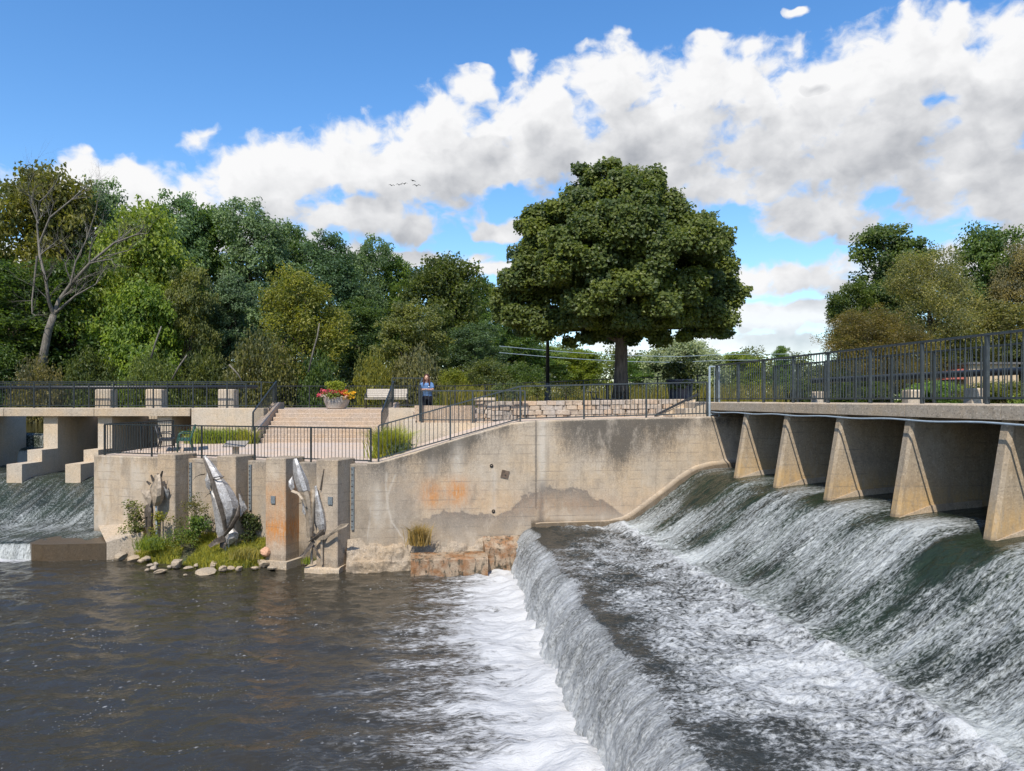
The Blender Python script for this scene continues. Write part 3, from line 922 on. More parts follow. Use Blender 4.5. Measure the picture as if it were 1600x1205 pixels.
# small fittings on the long wall
def wall_pt(px, py, off):
    s = s_of_px(px); x, y = wall_xy(s, off)
    x0, y0 = wall_xy(s)
    return Vector((x, y, CAMH - (py - HOR) / FPX * y0))
c = wall_pt(789, 741, 0.0)
mb = MB()
E_ = Vector((EX, EY, 0)); N_ = Vector((EY, -EX, 0)); Z_ = Vector((0, 0, 1))
a_ = R(-14)
d1 = E_ * math.cos(a_) + Z_ * math.sin(a_); d2 = -E_ * math.sin(a_) + Z_ * math.cos(a_)
mb.prism([c - N_ * 0.02 + (d1 * i + d2 * j) * 0.115 for i, j in ((-1, -1), (1, -1), (1, 1), (-1, 1))], N_ * 0.05)
mb.tube([c + N_ * 0.02, c + N_ * 0.06], 0.022, 10)
M['plate'] = plain('rusty_anchor_plate', (0.12, 0.085, 0.06), 0.7, 0.4)
mb.build('anchor_plate', M['plate'], lw)
for px, py in ((768, 728), (771, 799)):
    c = wall_pt(px, py, 0.0)
    MB().tube([c - N_ * 0.03, c + N_ * 0.016, c + N_ * 0.016], [0.055, 0.055, 0.03], 14).build('drain_hole', M['iron'], lw)

# sloping kerb that follows the water down the foot of the wall
mb = MB()
vs = np.linspace(-1.2, 5.9, 40)
sec = []
for v in vs:
    kk = float(sstep(3.6, 2.6, v)); z = prof_z(v)
    if v < 3.3: z = max(z, 1.2)
    h = 0.10 + 0.12 * kk; pr = 0.08 + 0.10 * kk
    vv = float(v_shift(np.array(23.0), np.array(v)))
    row = []
    for off, dz in ((-0.05, h + 0.04), (0.0, h + 0.03), (pr, 0.11 + 0.03 * kk), (pr + 0.02, -0.6)):
        x, y = uv2xy(U_WALL - off, vv)
        row.append((x, y, z + dz))
    sec.append(row)
vts = [p for r in sec for p in r]; fcs = []
for i in range(len(sec) - 1):
    for k in range(3):
        fcs.append((i * 4 + k, i * 4 + k + 1, i * 4 + 5 + k, i * 4 + 4 + k))
fcs.append((0, 1, 2, 3)); fcs.append(tuple((len(sec) - 1) * 4 + k for k in (3, 2, 1, 0)))
mb.add(vts, fcs)
kme = mb.mesh('sloping_kerb', M['conc_stain'])
wa = kme.attributes.new('wet', 'FLOAT', 'POINT')
for i in range(len(sec)):
    for k in range(4):
        wa.data[i * 4 + k].value = (0.0, 0.0, 0.85, 1.0)[k]
link('sloping_kerb', kme, lw)

# ------------------------------------------------------------------ pillared wall to the left of the corner
DL = Vector((0.9418, -0.3362, 0)); NL = Vector((-0.3362, -0.9418, 0))     # along it, and outwards
L0 = Vector((-14.30, 25.40, 0)); C0 = Vector((CX, CY, 0))
LEN_L = (C0 - L0).length


def grid_face(a, b, z0, z1, ns, nh, bottom_out=0.0, normal=None):
    """upright panel between two ground points, as vertices (ns, nh, 3)"""
    s, t = np.meshgrid(np.linspace(0, 1, ns), np.linspace(0, 1, nh), indexing='ij')
    P = np.zeros((ns, nh, 3))
    for k in range(2):
        P[..., k] = a[k] + (b[k] - a[k]) * s
    P[..., 2] = z0 + (z1 - z0) * t
    return P


nsL, nhL = 240, 80
P = grid_face(L0, C0, -0.6, 3.10, nsL, nhL)
s_ = np.linspace(0, LEN_L, nsL)[:, None] + np.zeros((1, nhL)); z_ = P[..., 2]
dk = 0.8 * np.exp(-np.maximum(3.10 - z_ - 0.05, 0) / 0.35) * (0.2 + 1.1 * fbm(s_ * 3.0, z_ * 0.3, 101, 5)) + 0.35 * fbm(s_ * 2.0, z_ * 0.4, 103, 4) * (s_ > 4.2)
pl = 0.55 * sstep(0.56, 0.7, fbm(s_ * 3.5, z_ * 1.2, 105, 5)) * sstep(3.5, 1.5, s_)
wt_ = sstep(0.8, 0.35, z_) * 0.7
gr = 0.6 * (s_ > 4.3) * (0.3 + 0.7 * fbm(s_ * 0.9, z_ * 0.7, 107, 4))
Vl = P.reshape(-1, 3)
tb = np.array([[*(L0 + DL * float(x) - NL * 0.45)[:2], 3.10] for x in np.linspace(0, LEN_L, nsL)])
VV = np.concatenate([Vl, tb]); n0 = nsL * nhL; i_ = np.arange(nsL - 1)
F2 = np.stack([i_ * nhL + nhL - 1, (i_ + 1) * nhL + nhL - 1, n0 + i_ + 1, n0 + i_], -1)
pad = np.zeros(nsL)
me = np_mesh('pillared_wall', VV, np.concatenate([grid_faces(nsL, nhL)[:, ::-1], F2]), M['conc_stain'],
             attrs={'dark': np.concatenate([np.clip(dk, 0, 1.2).ravel(), pad]), 'pale': np.concatenate([pl.ravel(), pad]), 'wet': np.concatenate([wt_.ravel(), pad]), 'grey': np.concatenate([gr.ravel(), pad])})
pw = link('pillared_wall', me)
props(pw, 'weathered concrete wall with four square pillars behind the metal fish sculptures', 'wall')
# return wall on the weir side
MB().prism([L0 + Vector((0, 0, -1)), L0 + Vector((0.06, 0.02, -1)) - NL * 0.0, Vector((-13.1, 33.5, -1)), Vector((-13.45, 33.5, -1))], (0, 0, 4.095)).build('return_wall', M['conc'], pw)


def column(parent, name, base, dx, dy, w_, d_, z0, z1, mat, nz=40, rust_fn=None, dark_fn=None, ch=0.025):
    """square pillar standing at its front right corner, chamfered, banded so that stains can be told by height"""
    p0 = base; ax = dx * -w_; bx = dy * d_
    ring = [p0 + dx * -ch, p0 + ax - dx * -ch, p0 + ax + dy * ch, p0 + ax + bx, p0 + bx, p0 + dy * ch]
    zs = list(np.linspace(z0, z1 - ch, nz)) + [z1]
    V, rs, dk_ = [], [], []
    cen = p0 + ax / 2 + bx / 2
    for z in zs:
        for p in ring:
            pp = p if z < z1 - 1e-6 else cen + (p - cen) * (1 - ch / w_ * 1.6)
            V.append((pp.x, pp.y, z)); rs.append(rust_fn(z) if rust_fn else 0.0); dk_.append(dark_fn(z) if dark_fn else 0.0)
    n = len(ring); F = []
    for i in range(len(zs) - 1):
        for k in range(n):
            F.append((i * n + k, i * n + n + k, i * n + n + (k + 1) % n, i * n + (k + 1) % n))
    F.append(tuple(range((len(zs) - 1) * n, len(zs) * n))[::-1])
    me = bpy.data.meshes.new(name); me.from_pydata(V, [], F); me.materials.append(mat)
    for nm, arr in (('rust', rs), ('dark', dk_)):
        a = me.attributes.new(nm, 'FLOAT', 'POINT'); a.data.foreach_set('value', arr)
    me.update()
    return link(name, me, parent)


PIL = [(273, 710.5), (368, 713.4), (446, 716.3), (527, 719)]
pil_base = []
for i, (px, py) in enumerate(PIL):
    Y = (CAMH - 3.27) * FPX / (py - HOR)
    X = (px - 800) / FPX * Y
    b = Vector((X, Y, 0)); pil_base.append(b)
    rf = (lambda z: 1.1 * math.exp(-((z - 1.15) / 0.42) ** 2) + 0.45 * math.exp(-((z - 2.1) / 0.4) ** 2)) if i == 2 else None
    df = lambda z: 0.55 * math.exp(-(3.27 - z) / 0.3) + (0.6 if z < 0.45 else 0.0)
    column(pw, 'pillar', b, DL, -NL, 0.72, 0.95, -0.5, 3.27, M['conc_pier'], rust_fn=rf, dark_fn=df)
    if i >= 2:
        c = b - DL * (0.42 if i == 2 else 0.22) + Vector((0, 0, CAMH - ((782 if i == 2 else 783) - HOR) / FPX * Y))
        MB().prism([c - NL * 0.02 + DL * sx * 0.075 + Vector((0, 0, sz * 0.11)) for sx, sz in ((-1, -1), (1, -1), (1, 1), (-1, 1))], NL * 0.06).build('junction_box', M['gauge'], pw)
    # depth gauge screwed to the wall in the corner behind the pillar
    q_ = L0 + DL * ((b - L0).dot(DL)) + DL * (0.10)
    q_.z = 0
    if i < 3:
        zt_, zb_ = (2.98, 1.55 if i < 2 else 1.6)
    else:
        zt_, zb_ = 3.02, 1.15
    if i != 2:
        gs = MB().prism([q_ + NL * 0.0 + DL * dx + Vector((0, 0, zz_)) for dx, zz_ in ((-0.045, zb_), (0.045, zb_), (0.045, zt_), (-0.045, zt_))], NL * 0.05).build('gauge_strip', M['gauge'], pw)
        mk = MB()
        for k in range(11):
            z = zb_ + 0.08 + k * (zt_ - zb_ - 0.16) / 10
            mk.prism([q_ + NL * 0.05 + DL * dx + Vector((0, 0, z + dz)) for dx, dz in ((-0.04, 0), (0.005 + 0.02 * (k % 2), 0), (0.005 + 0.02 * (k % 2), 0.03), (-0.04, 0.03))], NL * 0.004)
        mk.build('gauge_mark', M['gauge_mark'], gs)
b = pil_base[2]
MB().prism([b + DL * 0.12 + NL * 0.12 + Vector((0, 0, -0.4)), b - DL * 0.9 + NL * 0.12 + Vector((0, 0, -0.4)), b - DL * 0.9 - NL * 0.8 + Vector((0, 0, -0.4)), b + DL * 0.12 - NL * 0.8 + Vector((0, 0, -0.4))], (0, 0, 0.62)).build('plinth', M['conc'], pw)

# broken footing at the foot of the long wall
def rough_block(name, parent, a, b, depth, z0, z1f, z1b, mat, amp=0.06, seed=1, ns=60, label=None):
    """a broken lump of old concrete between a and b (front edge), going depth back"""
    a, b = Vector(a), Vector(b)
    d = (b - a); L = d.length; d.normalize(); nb = Vector((-d.y, d.x, 0))
    prof = [(0.0, z0), (0.0, z0 + (z1f - z0) * 0.5), (0.02, z1f - 0.04), (0.08, z1f), (depth * 0.5, (z1f + z1b) / 2), (depth, z1b), (depth, z0)]
    pp = []
    for i in range(len(prof) - 1):
        m_ = 6
        for k in range(m_):
            f = k / m_
            pp.append((prof[i][0] + (prof[i + 1][0] - prof[i][0]) * f, prof[i][1] + (prof[i + 1][1] - prof[i][1]) * f))
    pp.append(prof[-1])
    s, t = np.meshgrid(np.linspace(0, L, ns), np.arange(len(pp)), indexing='ij')
    o_ = np.array([p[0] for p in pp])[t.astype(int)]; z = np.array([p[1] for p in pp])[t.astype(int)]
    nn = fbm(s * 2.5 + seed, (o_ + z) * 2.5, seed, 5) - 0.5
    n2 = fbm(s * 9.0 + seed, (o_ - z) * 9.0, seed + 3, 3) - 0.5
    o2 = o_ - amp * 1.6 * nn - amp * 0.5 * n2
    z2 = z + amp * 1.3 * nn + amp * 0.4 * n2
    X = a.x + d.x * s + nb.x * o2; Y = a.y + d.y * s + nb.y * o2
    V = np.stack([X, Y, z2], -1).reshape(-1, 3)
    F = grid_faces(ns, len(pp))[:, ::-1]
    me = np_mesh(name, V, F, mat, smooth=False)
    # close the ends
    import bmesh
    bm = bmesh.new(); bm.from_mesh(me); bm.verts.ensure_lookup_table()
    k = len(pp)
    for r in (range(k), range((ns - 1) * k, ns * k)):
        try: bm.faces.new([bm.verts[i] for i in r])
        except ValueError: pass
    bm.to_mesh(me); bm.free()
    return link(name, me, parent)


def fpt(px, py, z=0.0):
    """point on a level plane at height z"""
    Y = (CAMH - z) * FPX / (py - HOR)
    return Vector(((px - 800) / FPX * Y, Y, 0))


fo = rough_block('wall_footing', lw, Vector((*wall_xy(-0.6, 0.30), 0)), Vector((*wall_xy(5.0, 0.30), 0)), 0.42, -0.4, 0.34, 0.92, M['conc_old'], 0.13, 5, 160)
rough_block('broken_slab', lw, Vector((*wall_xy(1.25, 0.98), 0)), Vector((*wall_xy(3.45, 0.98), 0)), 0.62, -0.4, 0.47, 0.55, M['conc_rust'], 0.03, 9, 50)
rough_block('wet_end_block', lw, Vector((*wall_xy(3.4, 0.55), 0)), Vector((*wall_xy(5.55, 0.45), 0)), 0.5, -0.4, 0.66, 0.92, M['conc_rust'], 0.09, 13, 50)

# ------------------------------------------------------------------ terrace, ramp, plaza
def slab(name, poly, ztop, zbot, mat, label=None, kind='structure', parent=None, zf=None):
    n = len(poly)
    v = [(x, y, (zf(x, y) if zf else ztop)) for x, y in poly] + [(x, y, zbot) for x, y in poly]
    f = [tuple(range(n)), tuple(range(2 * n - 1, n - 1, -1))] + [(i, n + i, n + (i + 1) % n, (i + 1) % n) for i in range(n)]
    o = MB().add(v, f).build(name, mat, parent)
    if label: props(o, label, None, None, kind)
    return o


A_ = L0 - NL * 0.44; B_ = C0 - NL * 0.44
slab('terrace', [(A_.x + 0.02, A_.y), (B_.x - 0.05, B_.y), (-3.5, 22.35), (-3.9, 25.0), (-5.0, 30.2), (-13.2, 31.2)], 3.1, -1.0, M['paving'],
     'pinkish concrete terrace behind the pillared wall', zf=lambda x, y: 3.094 + max(0.0, (y - 26.0)) * 0.045)
# ramp up along the long wall
rs_ = np.linspace(0.35, 4.6, 12)
v, f = [], []
for s in rs_:
    z = float(wall_top(s)) - 0.03
    for off in (-0.40, -3.6):
        x, y = wall_xy(s, off); v.append((x, y, z))
    for off in (-0.40, -3.6):
        x, y = wall_xy(s, off); v.append((x, y, 0.5))
for i in range(len(rs_) - 1):
    a = i * 4; b2 = a + 4
    f += [(a, b2, b2 + 1, a + 1), (a + 2, a + 3, b2 + 3, b2 + 2), (a, a + 2, b2 + 2, b2), (a + 1, b2 + 1, b2 + 3, a + 3)]
f += [(0, 1, 3, 2), tuple(4 * (len(rs_) - 1) + k for k in (0, 2, 3, 1))]
o = MB().add(v, f).build('ramp', M['paving'])
props(o, 'sloping concrete walkway rising along the long wall', None, None, 'structure')
w0 = wall_xy(4.6, -0.4); w1 = wall_xy(10.9, -0.4)
slab('walkway', [w0, w1, (6.0, 26.0), (0.3, 25.9), (w0[0] - 0.2, 25.3)], 4.33, 0.5, M['paving'], 'level concrete walkway between the long wall and the stone wall', zf=lambda x, y: 4.34 + 0.018 * x)
# inner wall carrying the fence before the standing woman
iw0 = Vector((-3.46, 26.02, 0)); iw1 = Vector((0.45, 25.45, 0))
o = MB().prism([iw0 + Vector((0, 0, 2.6)), iw1 + Vector((0, 0, 2.6)), iw1 + Vector((0.05, 0.35, 2.6)), iw0 + Vector((0.05, 0.35, 2.6))], (0, 0, 1.60)).build('inner_wall', M['conc_pale'])
props(o, 'low pale concrete wall above the ramp carrying a grey railing', 'wall')
MB().prism([iw0 + Vector((0.0, 0.352, 4.1)), Vector((-1.3, 26.05, 4.1)), Vector((-1.3, 26.25, 4.1)), iw0 + Vector((0.0, 0.55, 4.1))], (0, 0, 0.70)).build('parapet', M['conc_pale2'], o)
slab('plaza', [(-3.15, 26.3), (0.5, 25.8), (1.0, 30), (8.6, 31.0), (8.6, 33), (-3.0, 38.2), (-12.6, 38.2), (-12.6, 32.65), (-5.0, 32.65), (-4.2, 31.0)], 4.5, 0.5, M['aggregate'],
     'upper plaza of pale aggregate paving', zf=lambda x, y: 4.22 if y < 27 else 4.60)

# staircase
st = empty('staircase', (-7.8, 30.0, 3.28), 'broad concrete staircase with sloping side walls rising from the terrace', 'staircase')
NSTEP = 8
for k in range(NSTEP):
    z0 = 3.28 + (4.60 - 3.28) * k / NSTEP; z1 = 3.28 + (4.60 - 3.28) * (k + 1) / NSTEP
    y0 = 30.0 + 0.325 * k
    MB().bbox(-2.40, 2.40, y0 - 30.0, 33.4 - 30.0, z0 - 3.28 - 0.25 * (k == 0) + 0.001, z1 - 3.28, 0.02).build('step', M['conc_pale2'], st)
for sx in (-2.75, 2.42):
    prof = [(sx, -0.35, -0.5), (sx, -0.35, 0.42), (sx, 2.75, 1.62), (sx, 3.3, 1.62), (sx, 3.3, -0.5)]
    MB().prism(prof, (0.33, 0, 0)).build('cheek_wall', M['conc_pale2'], st)
# retaining walls of the upper plaza beside the stairs
o = MB().box(-5.02, -3.75, 30.2, 30.6, 2.9, 4.68).build('plaza_wall', M['conc_pale'])
props(o, 'short sunlit concrete wall between the stairs and the ramp', 'wall')
o = MB().box(-3.85, -3.40, 26.1, 30.6, 2.9, 4.27).build('ramp_wall', M['conc_pale'])
props(o, 'low concrete side wall running back from the ramp behind the leafy shrub', 'wall')
# pebble bed beside the stairs
slab('pebble_bed', [(-4.2, 23.0), (-3.55, 22.6), (-3.5, 26.1), (-5.0, 29.5), (-5.05, 29.0)], 3.2, 2.9, M['gravel'], 'pebble bed between the stairs and the shrub', kind='stuff', zf=lambda x, y: 3.12 + max(0.0, (y - 26.0)) * 0.05)

# stone retaining wall with the tree bed behind it
sw = empty('stone_wall', (-0.75, 26.4, 4.2), 'low dry stone retaining wall below the big maple', 'wall')
stone_me = []
for k in range(10):
    b = MB().bbox(-0.5, 0.5, -0.5, 0.5, -0.5, 0.5, 0.09)
    vv = []
    for p in b.v:
        vv.append(tuple(c + 0.10 * (random.random() - 0.5) for c in p))
    b.v = vv
    stone_me.append(b.mesh('stone', (M['stone'], M['stone2'], M['stone3'])[k % 3]))
SWP = [Vector((-0.75, 26.4, 0)), Vector((1.6, 25.95, 0)), Vector((5.85, 26.2, 0))]
for a, b in zip(SWP[:-1], SWP[1:]):
    d = b - a; L = d.length; ang = math.atan2(d.y, d.x); d.normalize()
    for r in range(4):
        x = -0.1 * (r % 2)
        while x < L:
            wl = random.uniform(0.24, 0.52); hz = 0.165
            p = a + d * (x + wl / 2)
            o = link('stone', random.choice(stone_me), sw, (p.x + 0.75, p.y - 26.4 + random.uniform(-0.02, 0.03), 0.10 + r * hz + hz / 2 + 0.012 * p.x), (0, 0, ang + random.uniform(-0.03, 0.03)), (wl - 0.012, 0.34, hz - 0.012))
            x += wl
MB().prism([a + Vector((0, 0.08, 4.2)) for a in SWP] + [a + Vector((0, 0.3, 4.2)) for a in SWP[::-1]], (0, 0, 0.60)).build('wall_core', M['stone3'], sw).location = (0.75, -26.4, -4.2)
sp = empty('stone_pier', (-0.95, 26.55, 4.2), 'square stone pier with a pale capstone at the end of the stone wall', 'stone pier')
for r in range(5):
    for k in range(2):
        link('stone', random.choice(stone_me), sp, (-0.16 + 0.33 * k + (0.04 if r % 2 else -0.03), 0, 0.08 + r * 0.155), (0, 0, random.uniform(-0.03, 0.03)), (0.32, 0.62, 0.15))
MB().bbox(-0.38, 0.38, -0.36, 0.36, 0.785, 0.88, 0.02).build('capstone', M['conc_pale'], sp)
slab('tree_bed', [(-0.7, 26.7), (1.6, 26.25), (5.85, 26.5), (6.6, 30), (8.5, 31.2), (8.0, 34.5), (-1.5, 36.5)], 4.86, 0.5, M['soil'], 'soil and grass bed round the maple behind the stone wall', zf=lambda x, y: 4.80 + 0.02 * max(0, x))
# steps up to the bridge
bs_ = empty('bridge_steps', (5.9, 24.4, 4.3), 'short flight of concrete steps from the walkway up to the bridge deck', 'steps')
for k in range(3):
    x0 = 5.15 + 0.36 * k
    MB().bbox(x0 - 5.9, 2.6, -0.62, 2.6, 0.0 + 0.205 * k + 0.001, 0.205 * (k + 1) + 0.015, 0.015).build('step', M['conc_pale'], bs_)
MB().prism([(-1.25, 0.9, 0.05), (0.35, 0.9, 0.72), (0.35, 0.9, 0.0), (-1.25, 0.9, 0.0)], (0, 0.3, 0)).build('cheek_wall', M['conc_pale'], bs_)
MB().prism([(-1.05, 0.86, 0.20), (0.45, 0.86, 0.95), (0.45, 0.86, 0.86), (-1.05, 0.86, 0.12)], (0, 0.05, 0)).build('handrail', M['iron'], bs_)

# ------------------------------------------------------------------ right-hand bridge over the dam
rb = empty('footbridge', (*uv2xy(14.0, 0.0), 4.9), 'concrete footbridge on slanted piers above the foaming weir', 'bridge')
RBI = Matrix.Translation(-Vector((*uv2xy(14.0, 0.0), 4.9)))


def rel(o, mat=RBI):
    o.data.transform(mat)
    return o


def P3(u, v, z):
    x, y = uv2xy(u, v)
    return Vector((x, y, z))


edges_u = [5.0] + [pu + PIER_W / 2 for pu in PIER_U] + [U_WALL + 0.6]
edges_u = [5.0, 7.1, 9.55] + [pu + PIER_W / 2 for pu in PIER_U] + [U_WALL + 0.55]
for a, b in zip(edges_u[:-1], edges_u[1:]):
    a += 0.006; b -= 0.006
    rel(MB().prism([P3(a, 0.06, 4.93), P3(a, 0.085, 4.905), P3(a, 0.085, 4.685), P3(a, -0.12, 4.685), P3(a, -0.12, 4.93)], P3(b, 0, 0) - P3(a, 0, 0)).build('deck_edge', M['conc'], rb))
rel(MB().prism([P3(4.0, -0.124, 4.698), P3(4.0, -0.124, 4.640), P3(4.0, -2.35, 4.640), P3(4.0, -2.35, 4.698)], P3(U_WALL + 0.3, 0, 0) - P3(4.0, 0, 0)).build('deck_soffit', M['conc_wet_shade'], rb))  # separate dark slab: shade under the deck put into its colour
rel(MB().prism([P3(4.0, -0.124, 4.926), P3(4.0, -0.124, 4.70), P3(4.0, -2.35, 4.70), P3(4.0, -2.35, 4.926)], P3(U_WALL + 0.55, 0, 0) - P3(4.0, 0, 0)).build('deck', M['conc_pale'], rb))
for pu in PIER_U:
    # battered wall pier: front edge leans out towards its foot
    zs = np.linspace(2.0, 4.684, 26)
    V, rs, wt_, dk_, F = [], [], [], [], []
    for z in zs:
        vf = 0.0 + 0.36 * (4.684 - z) / 2.05
        c = 0.055
        ring = [(pu, -2.7), (pu, vf - c), (pu + c, vf), (pu + PIER_W - c, vf), (pu + PIER_W, vf - c), (pu + PIER_W, -2.7)]
        for (u, v) in ring:
            p = P3(u, v, z); V.append(tuple(p))
            hgt = z - 2.75
            rs.append(0.75 * math.exp(-((hgt - 0.30) / 0.32) ** 2))
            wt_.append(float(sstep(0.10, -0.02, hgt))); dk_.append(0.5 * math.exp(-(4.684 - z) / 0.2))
    n = 6
    for i in range(len(zs) - 1):
        for k in range(n):
            F.append((i * n + k, i * n + (k + 1) % n, i * n + n + (k + 1) % n, i * n + n + k))
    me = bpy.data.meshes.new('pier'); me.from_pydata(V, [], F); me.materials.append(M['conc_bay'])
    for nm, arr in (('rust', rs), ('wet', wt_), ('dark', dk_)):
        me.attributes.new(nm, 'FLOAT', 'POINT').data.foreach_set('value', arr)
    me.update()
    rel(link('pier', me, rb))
    # raised waterline lip at the foot
    rel(MB().prism([P3(pu - 0.03, 0.30, 2.5), P3(pu - 0.03, 0.30, 2.80), P3(pu - 0.03, -0.35, 3.02), P3(pu - 0.03, -1.4, 3.1), P3(pu - 0.03, -1.4, 2.5)], P3(pu + PIER_W * 0.5, 0, 0) - P3(pu - 0.03, 0, 0)).build('pier_foot', M['conc_pier'], rb))
# sluice boards closing the back of the bays, bay shade painted into their colour
gate = rel(MB().prism([P3(4.0, -2.45, 0.8), P3(4.0, -2.45, 3.35), P3(4.0, -2.6, 3.35), P3(4.0, -2.6, 0.8)], P3(U_WALL, 0, 0) - P3(4.0, 0, 0)).build('sluice_board', M['conc_wet_shade'], rb))
rel(MB().prism([P3(4.0, -2.36, 3.3), P3(4.0, -2.36, 4.70), P3(4.0, -2.6, 4.70), P3(4.0, -2.6, 3.3)], P3(U_WALL, 0, 0) - P3(4.0, 0, 0)).build('back_light_screen', M['conc_wet_shade'], rb))  # extended to stop light entering from behind, and coloured dark for shade
pts = [P3(u, 0.15, 4.625 + 0.012 * math.sin(u * 2.7)) for u in np.linspace(4.0, U_WALL - 0.05, 60)]
rel(MB().tube(pts, 0.017, 8).build('conduit', M['galv'], rb, smooth=True))

# dam gear upstream of the right-hand bridge: concrete posts and a black pipe
def gear(name, loc, pts, pipe, label):
    g_ = empty(name, loc, label, 'dam gear')
    for p in pts:
        x0, x1, y0, y1, z0, z1 = p
        MB().bbox(x0 - loc[0], x1 - loc[0], y0 - loc[1], y1 - loc[1], z0 - loc[2], z1 - loc[2], 0.04).build('concrete_post', M['conc_pale'], g_)
    MB().tube([Vector(a) - Vector(loc) for a in pipe], 0.085, 12).build('pipe', M['iron'], g_, smooth=True)
    return g_


lo = (-17.0, 35.0, 4.4)
gp = []
for px0, px1 in ((148, 172), (227, 252), (340, 365)):
    x0 = (px0 - 800) / FPX * 34.6; x1 = (px1 - 800) / FPX * 34.6
    gp.append((x0, x1, 34.6, 35.3, 3.0, 5.5))
gear('dam_gear', lo, gp, [(-30, 35.0, 5.56), (-12.0, 35.0, 5.62)], 'row of concrete posts with a black pipe behind the far bridge railing')
gp = []
for px0, px1, yy0 in ((1274, 1293, 24.5), (1420, 1446, 20.2), (1520, 1545, 17.4)):
    x0 = (px0 - 800) / FPX * yy0; x1 = (px1 - 800) / FPX * yy0
    gp.append((x0, x1, yy0, yy0 + 0.4, 2.5, 5.28))
pa = P3(7.0, -3.6, 5.62); pb = P3(24.0, -3.6, 5.62)
gear('dam_gear', (9.8, 20.0, 4.4), gp, [tuple(pa), tuple(pb)], 'concrete posts with a black pipe behind the nearer bridge on the slanted piers')

# ------------------------------------------------------------------ left-hand bridge
lb = empty('footbridge', (-20.0, 31.3, 4.65), 'low concrete bridge on stepped piers across the far weir', 'bridge')
LBI = Matrix.Translation(-Vector((-20.0, 31.3, 4.65)))
xe = [-33.0, -29.5, -25.6, -21.4, -17.6, -13.55]
for a, b in zip(xe[:-1], xe[1:]):
    rel(MB().bbox(a + 0.006, b - 0.006, 31.25, 31.5, 4.32, 4.655, 0.02).build('deck_edge', M['conc'], lb), LBI)
rel(MB().box(-33.0, -13.5, 31.503, 34.2, 4.36, 4.645).build('deck', M['conc_pale'], lb), LBI)
for px in (-80, 68, 153, 246):
    X = (px - 800) / FPX * 31.5
    W_ = 0.60
    prof = [(X, 31.5, 4.33), (X, 31.5, 2.95), (X, 30.45, 2.95), (X, 30.45, 2.47), (X, 29.2, 2.47), (X, 29.2, 1.3), (X, 35.6, 1.3), (X, 35.6, 4.33)]
    rel(MB().prism(prof, (W_, 0, 0)).build('pier', M['conc_pale'], lb), LBI)
rel(MB().box(-33, -13.4, 35.62, 35.75, 0.5, 2.6).build('weir_board', M['conc_wet_shade'], lb), LBI)
o = MB().bbox(-13.5, -10.45, 31.25, 31.75, 2.9, 4.655, 0.02).build('abutment_wall', M['conc_pale'])
props(o, 'plain pale concrete wall at the end of the far bridge behind the terrace planting', 'wall')
o = MB().box(-13.45, -10.4, 31.76, 33.5, 2.9, 4.645).build('abutment_floor', M['paving'])
props(o, 'paved landing between the far bridge and the stairs', None, None, 'structure')
# curved concrete lip and side apron at the foot of the pillared wall
lip = [(-15.2, 23.42, 0), (-15.0, 23.18, 0), (-14.6, 23.08, 0), (-12.75, 23.30, 0), (-12.6, 23.6, 0), (-13.6, 25.6, 0), (-14.2, 25.6, 0), (-15.0, 24.6, 0), (-15.25, 24.0, 0)]
o = MB().prism([(x, y, -0.4) for x, y, _ in lip], (0, 0, 0.90)).build('weir_lip', M['conc_wet_shade'])
props(o, 'dark wet concrete lip ending the low fall beside the pillared wall', 'weir lip')
v_ = [(-12.75, 23.32, -0.4), (-11.75, 23.65, -0.4), (-11.9, 24.7, -0.4), (-14.2, 25.45, -0.4), (-13.6, 24.9, -0.4),
      (-12.75, 23.32, 0.52), (-11.75, 23.65, 0.80), (-11.9, 24.7, 1.0), (-14.2, 25.45, 0.72), (-13.6, 24.9, 0.52)]
o = MB().add(v_, [(5, 6, 7), (5, 7, 8), (5, 8, 9), (0, 1, 6, 5), (1, 2, 7, 6), (2, 3, 8, 7), (3, 4, 9, 8), (4, 0, 5, 9), (4, 3, 2, 1, 0)]).build('side_apron', M['conc'])
props(o, 'sloping concrete apron at the left foot of the pillared wall', 'apron')
# ------------------------------------------------------------------ railings
_pk = {}


def unit(name, h, w_, mat, kind):
    key = (name, round(h, 3), w_, mat.name)
    if key not in _pk:
        if kind == 'square':
            me = MB().bbox(-w_ / 2, w_ / 2, -w_ / 2, w_ / 2, 0, h, 0.006).mesh(name, mat)
        else:
            me = MB().tube([(0, 0, 0), (0, 0, h)], w_ / 2, 6, cap=False).mesh(name, mat)
        _pk[key] = me
    return _pk[key]


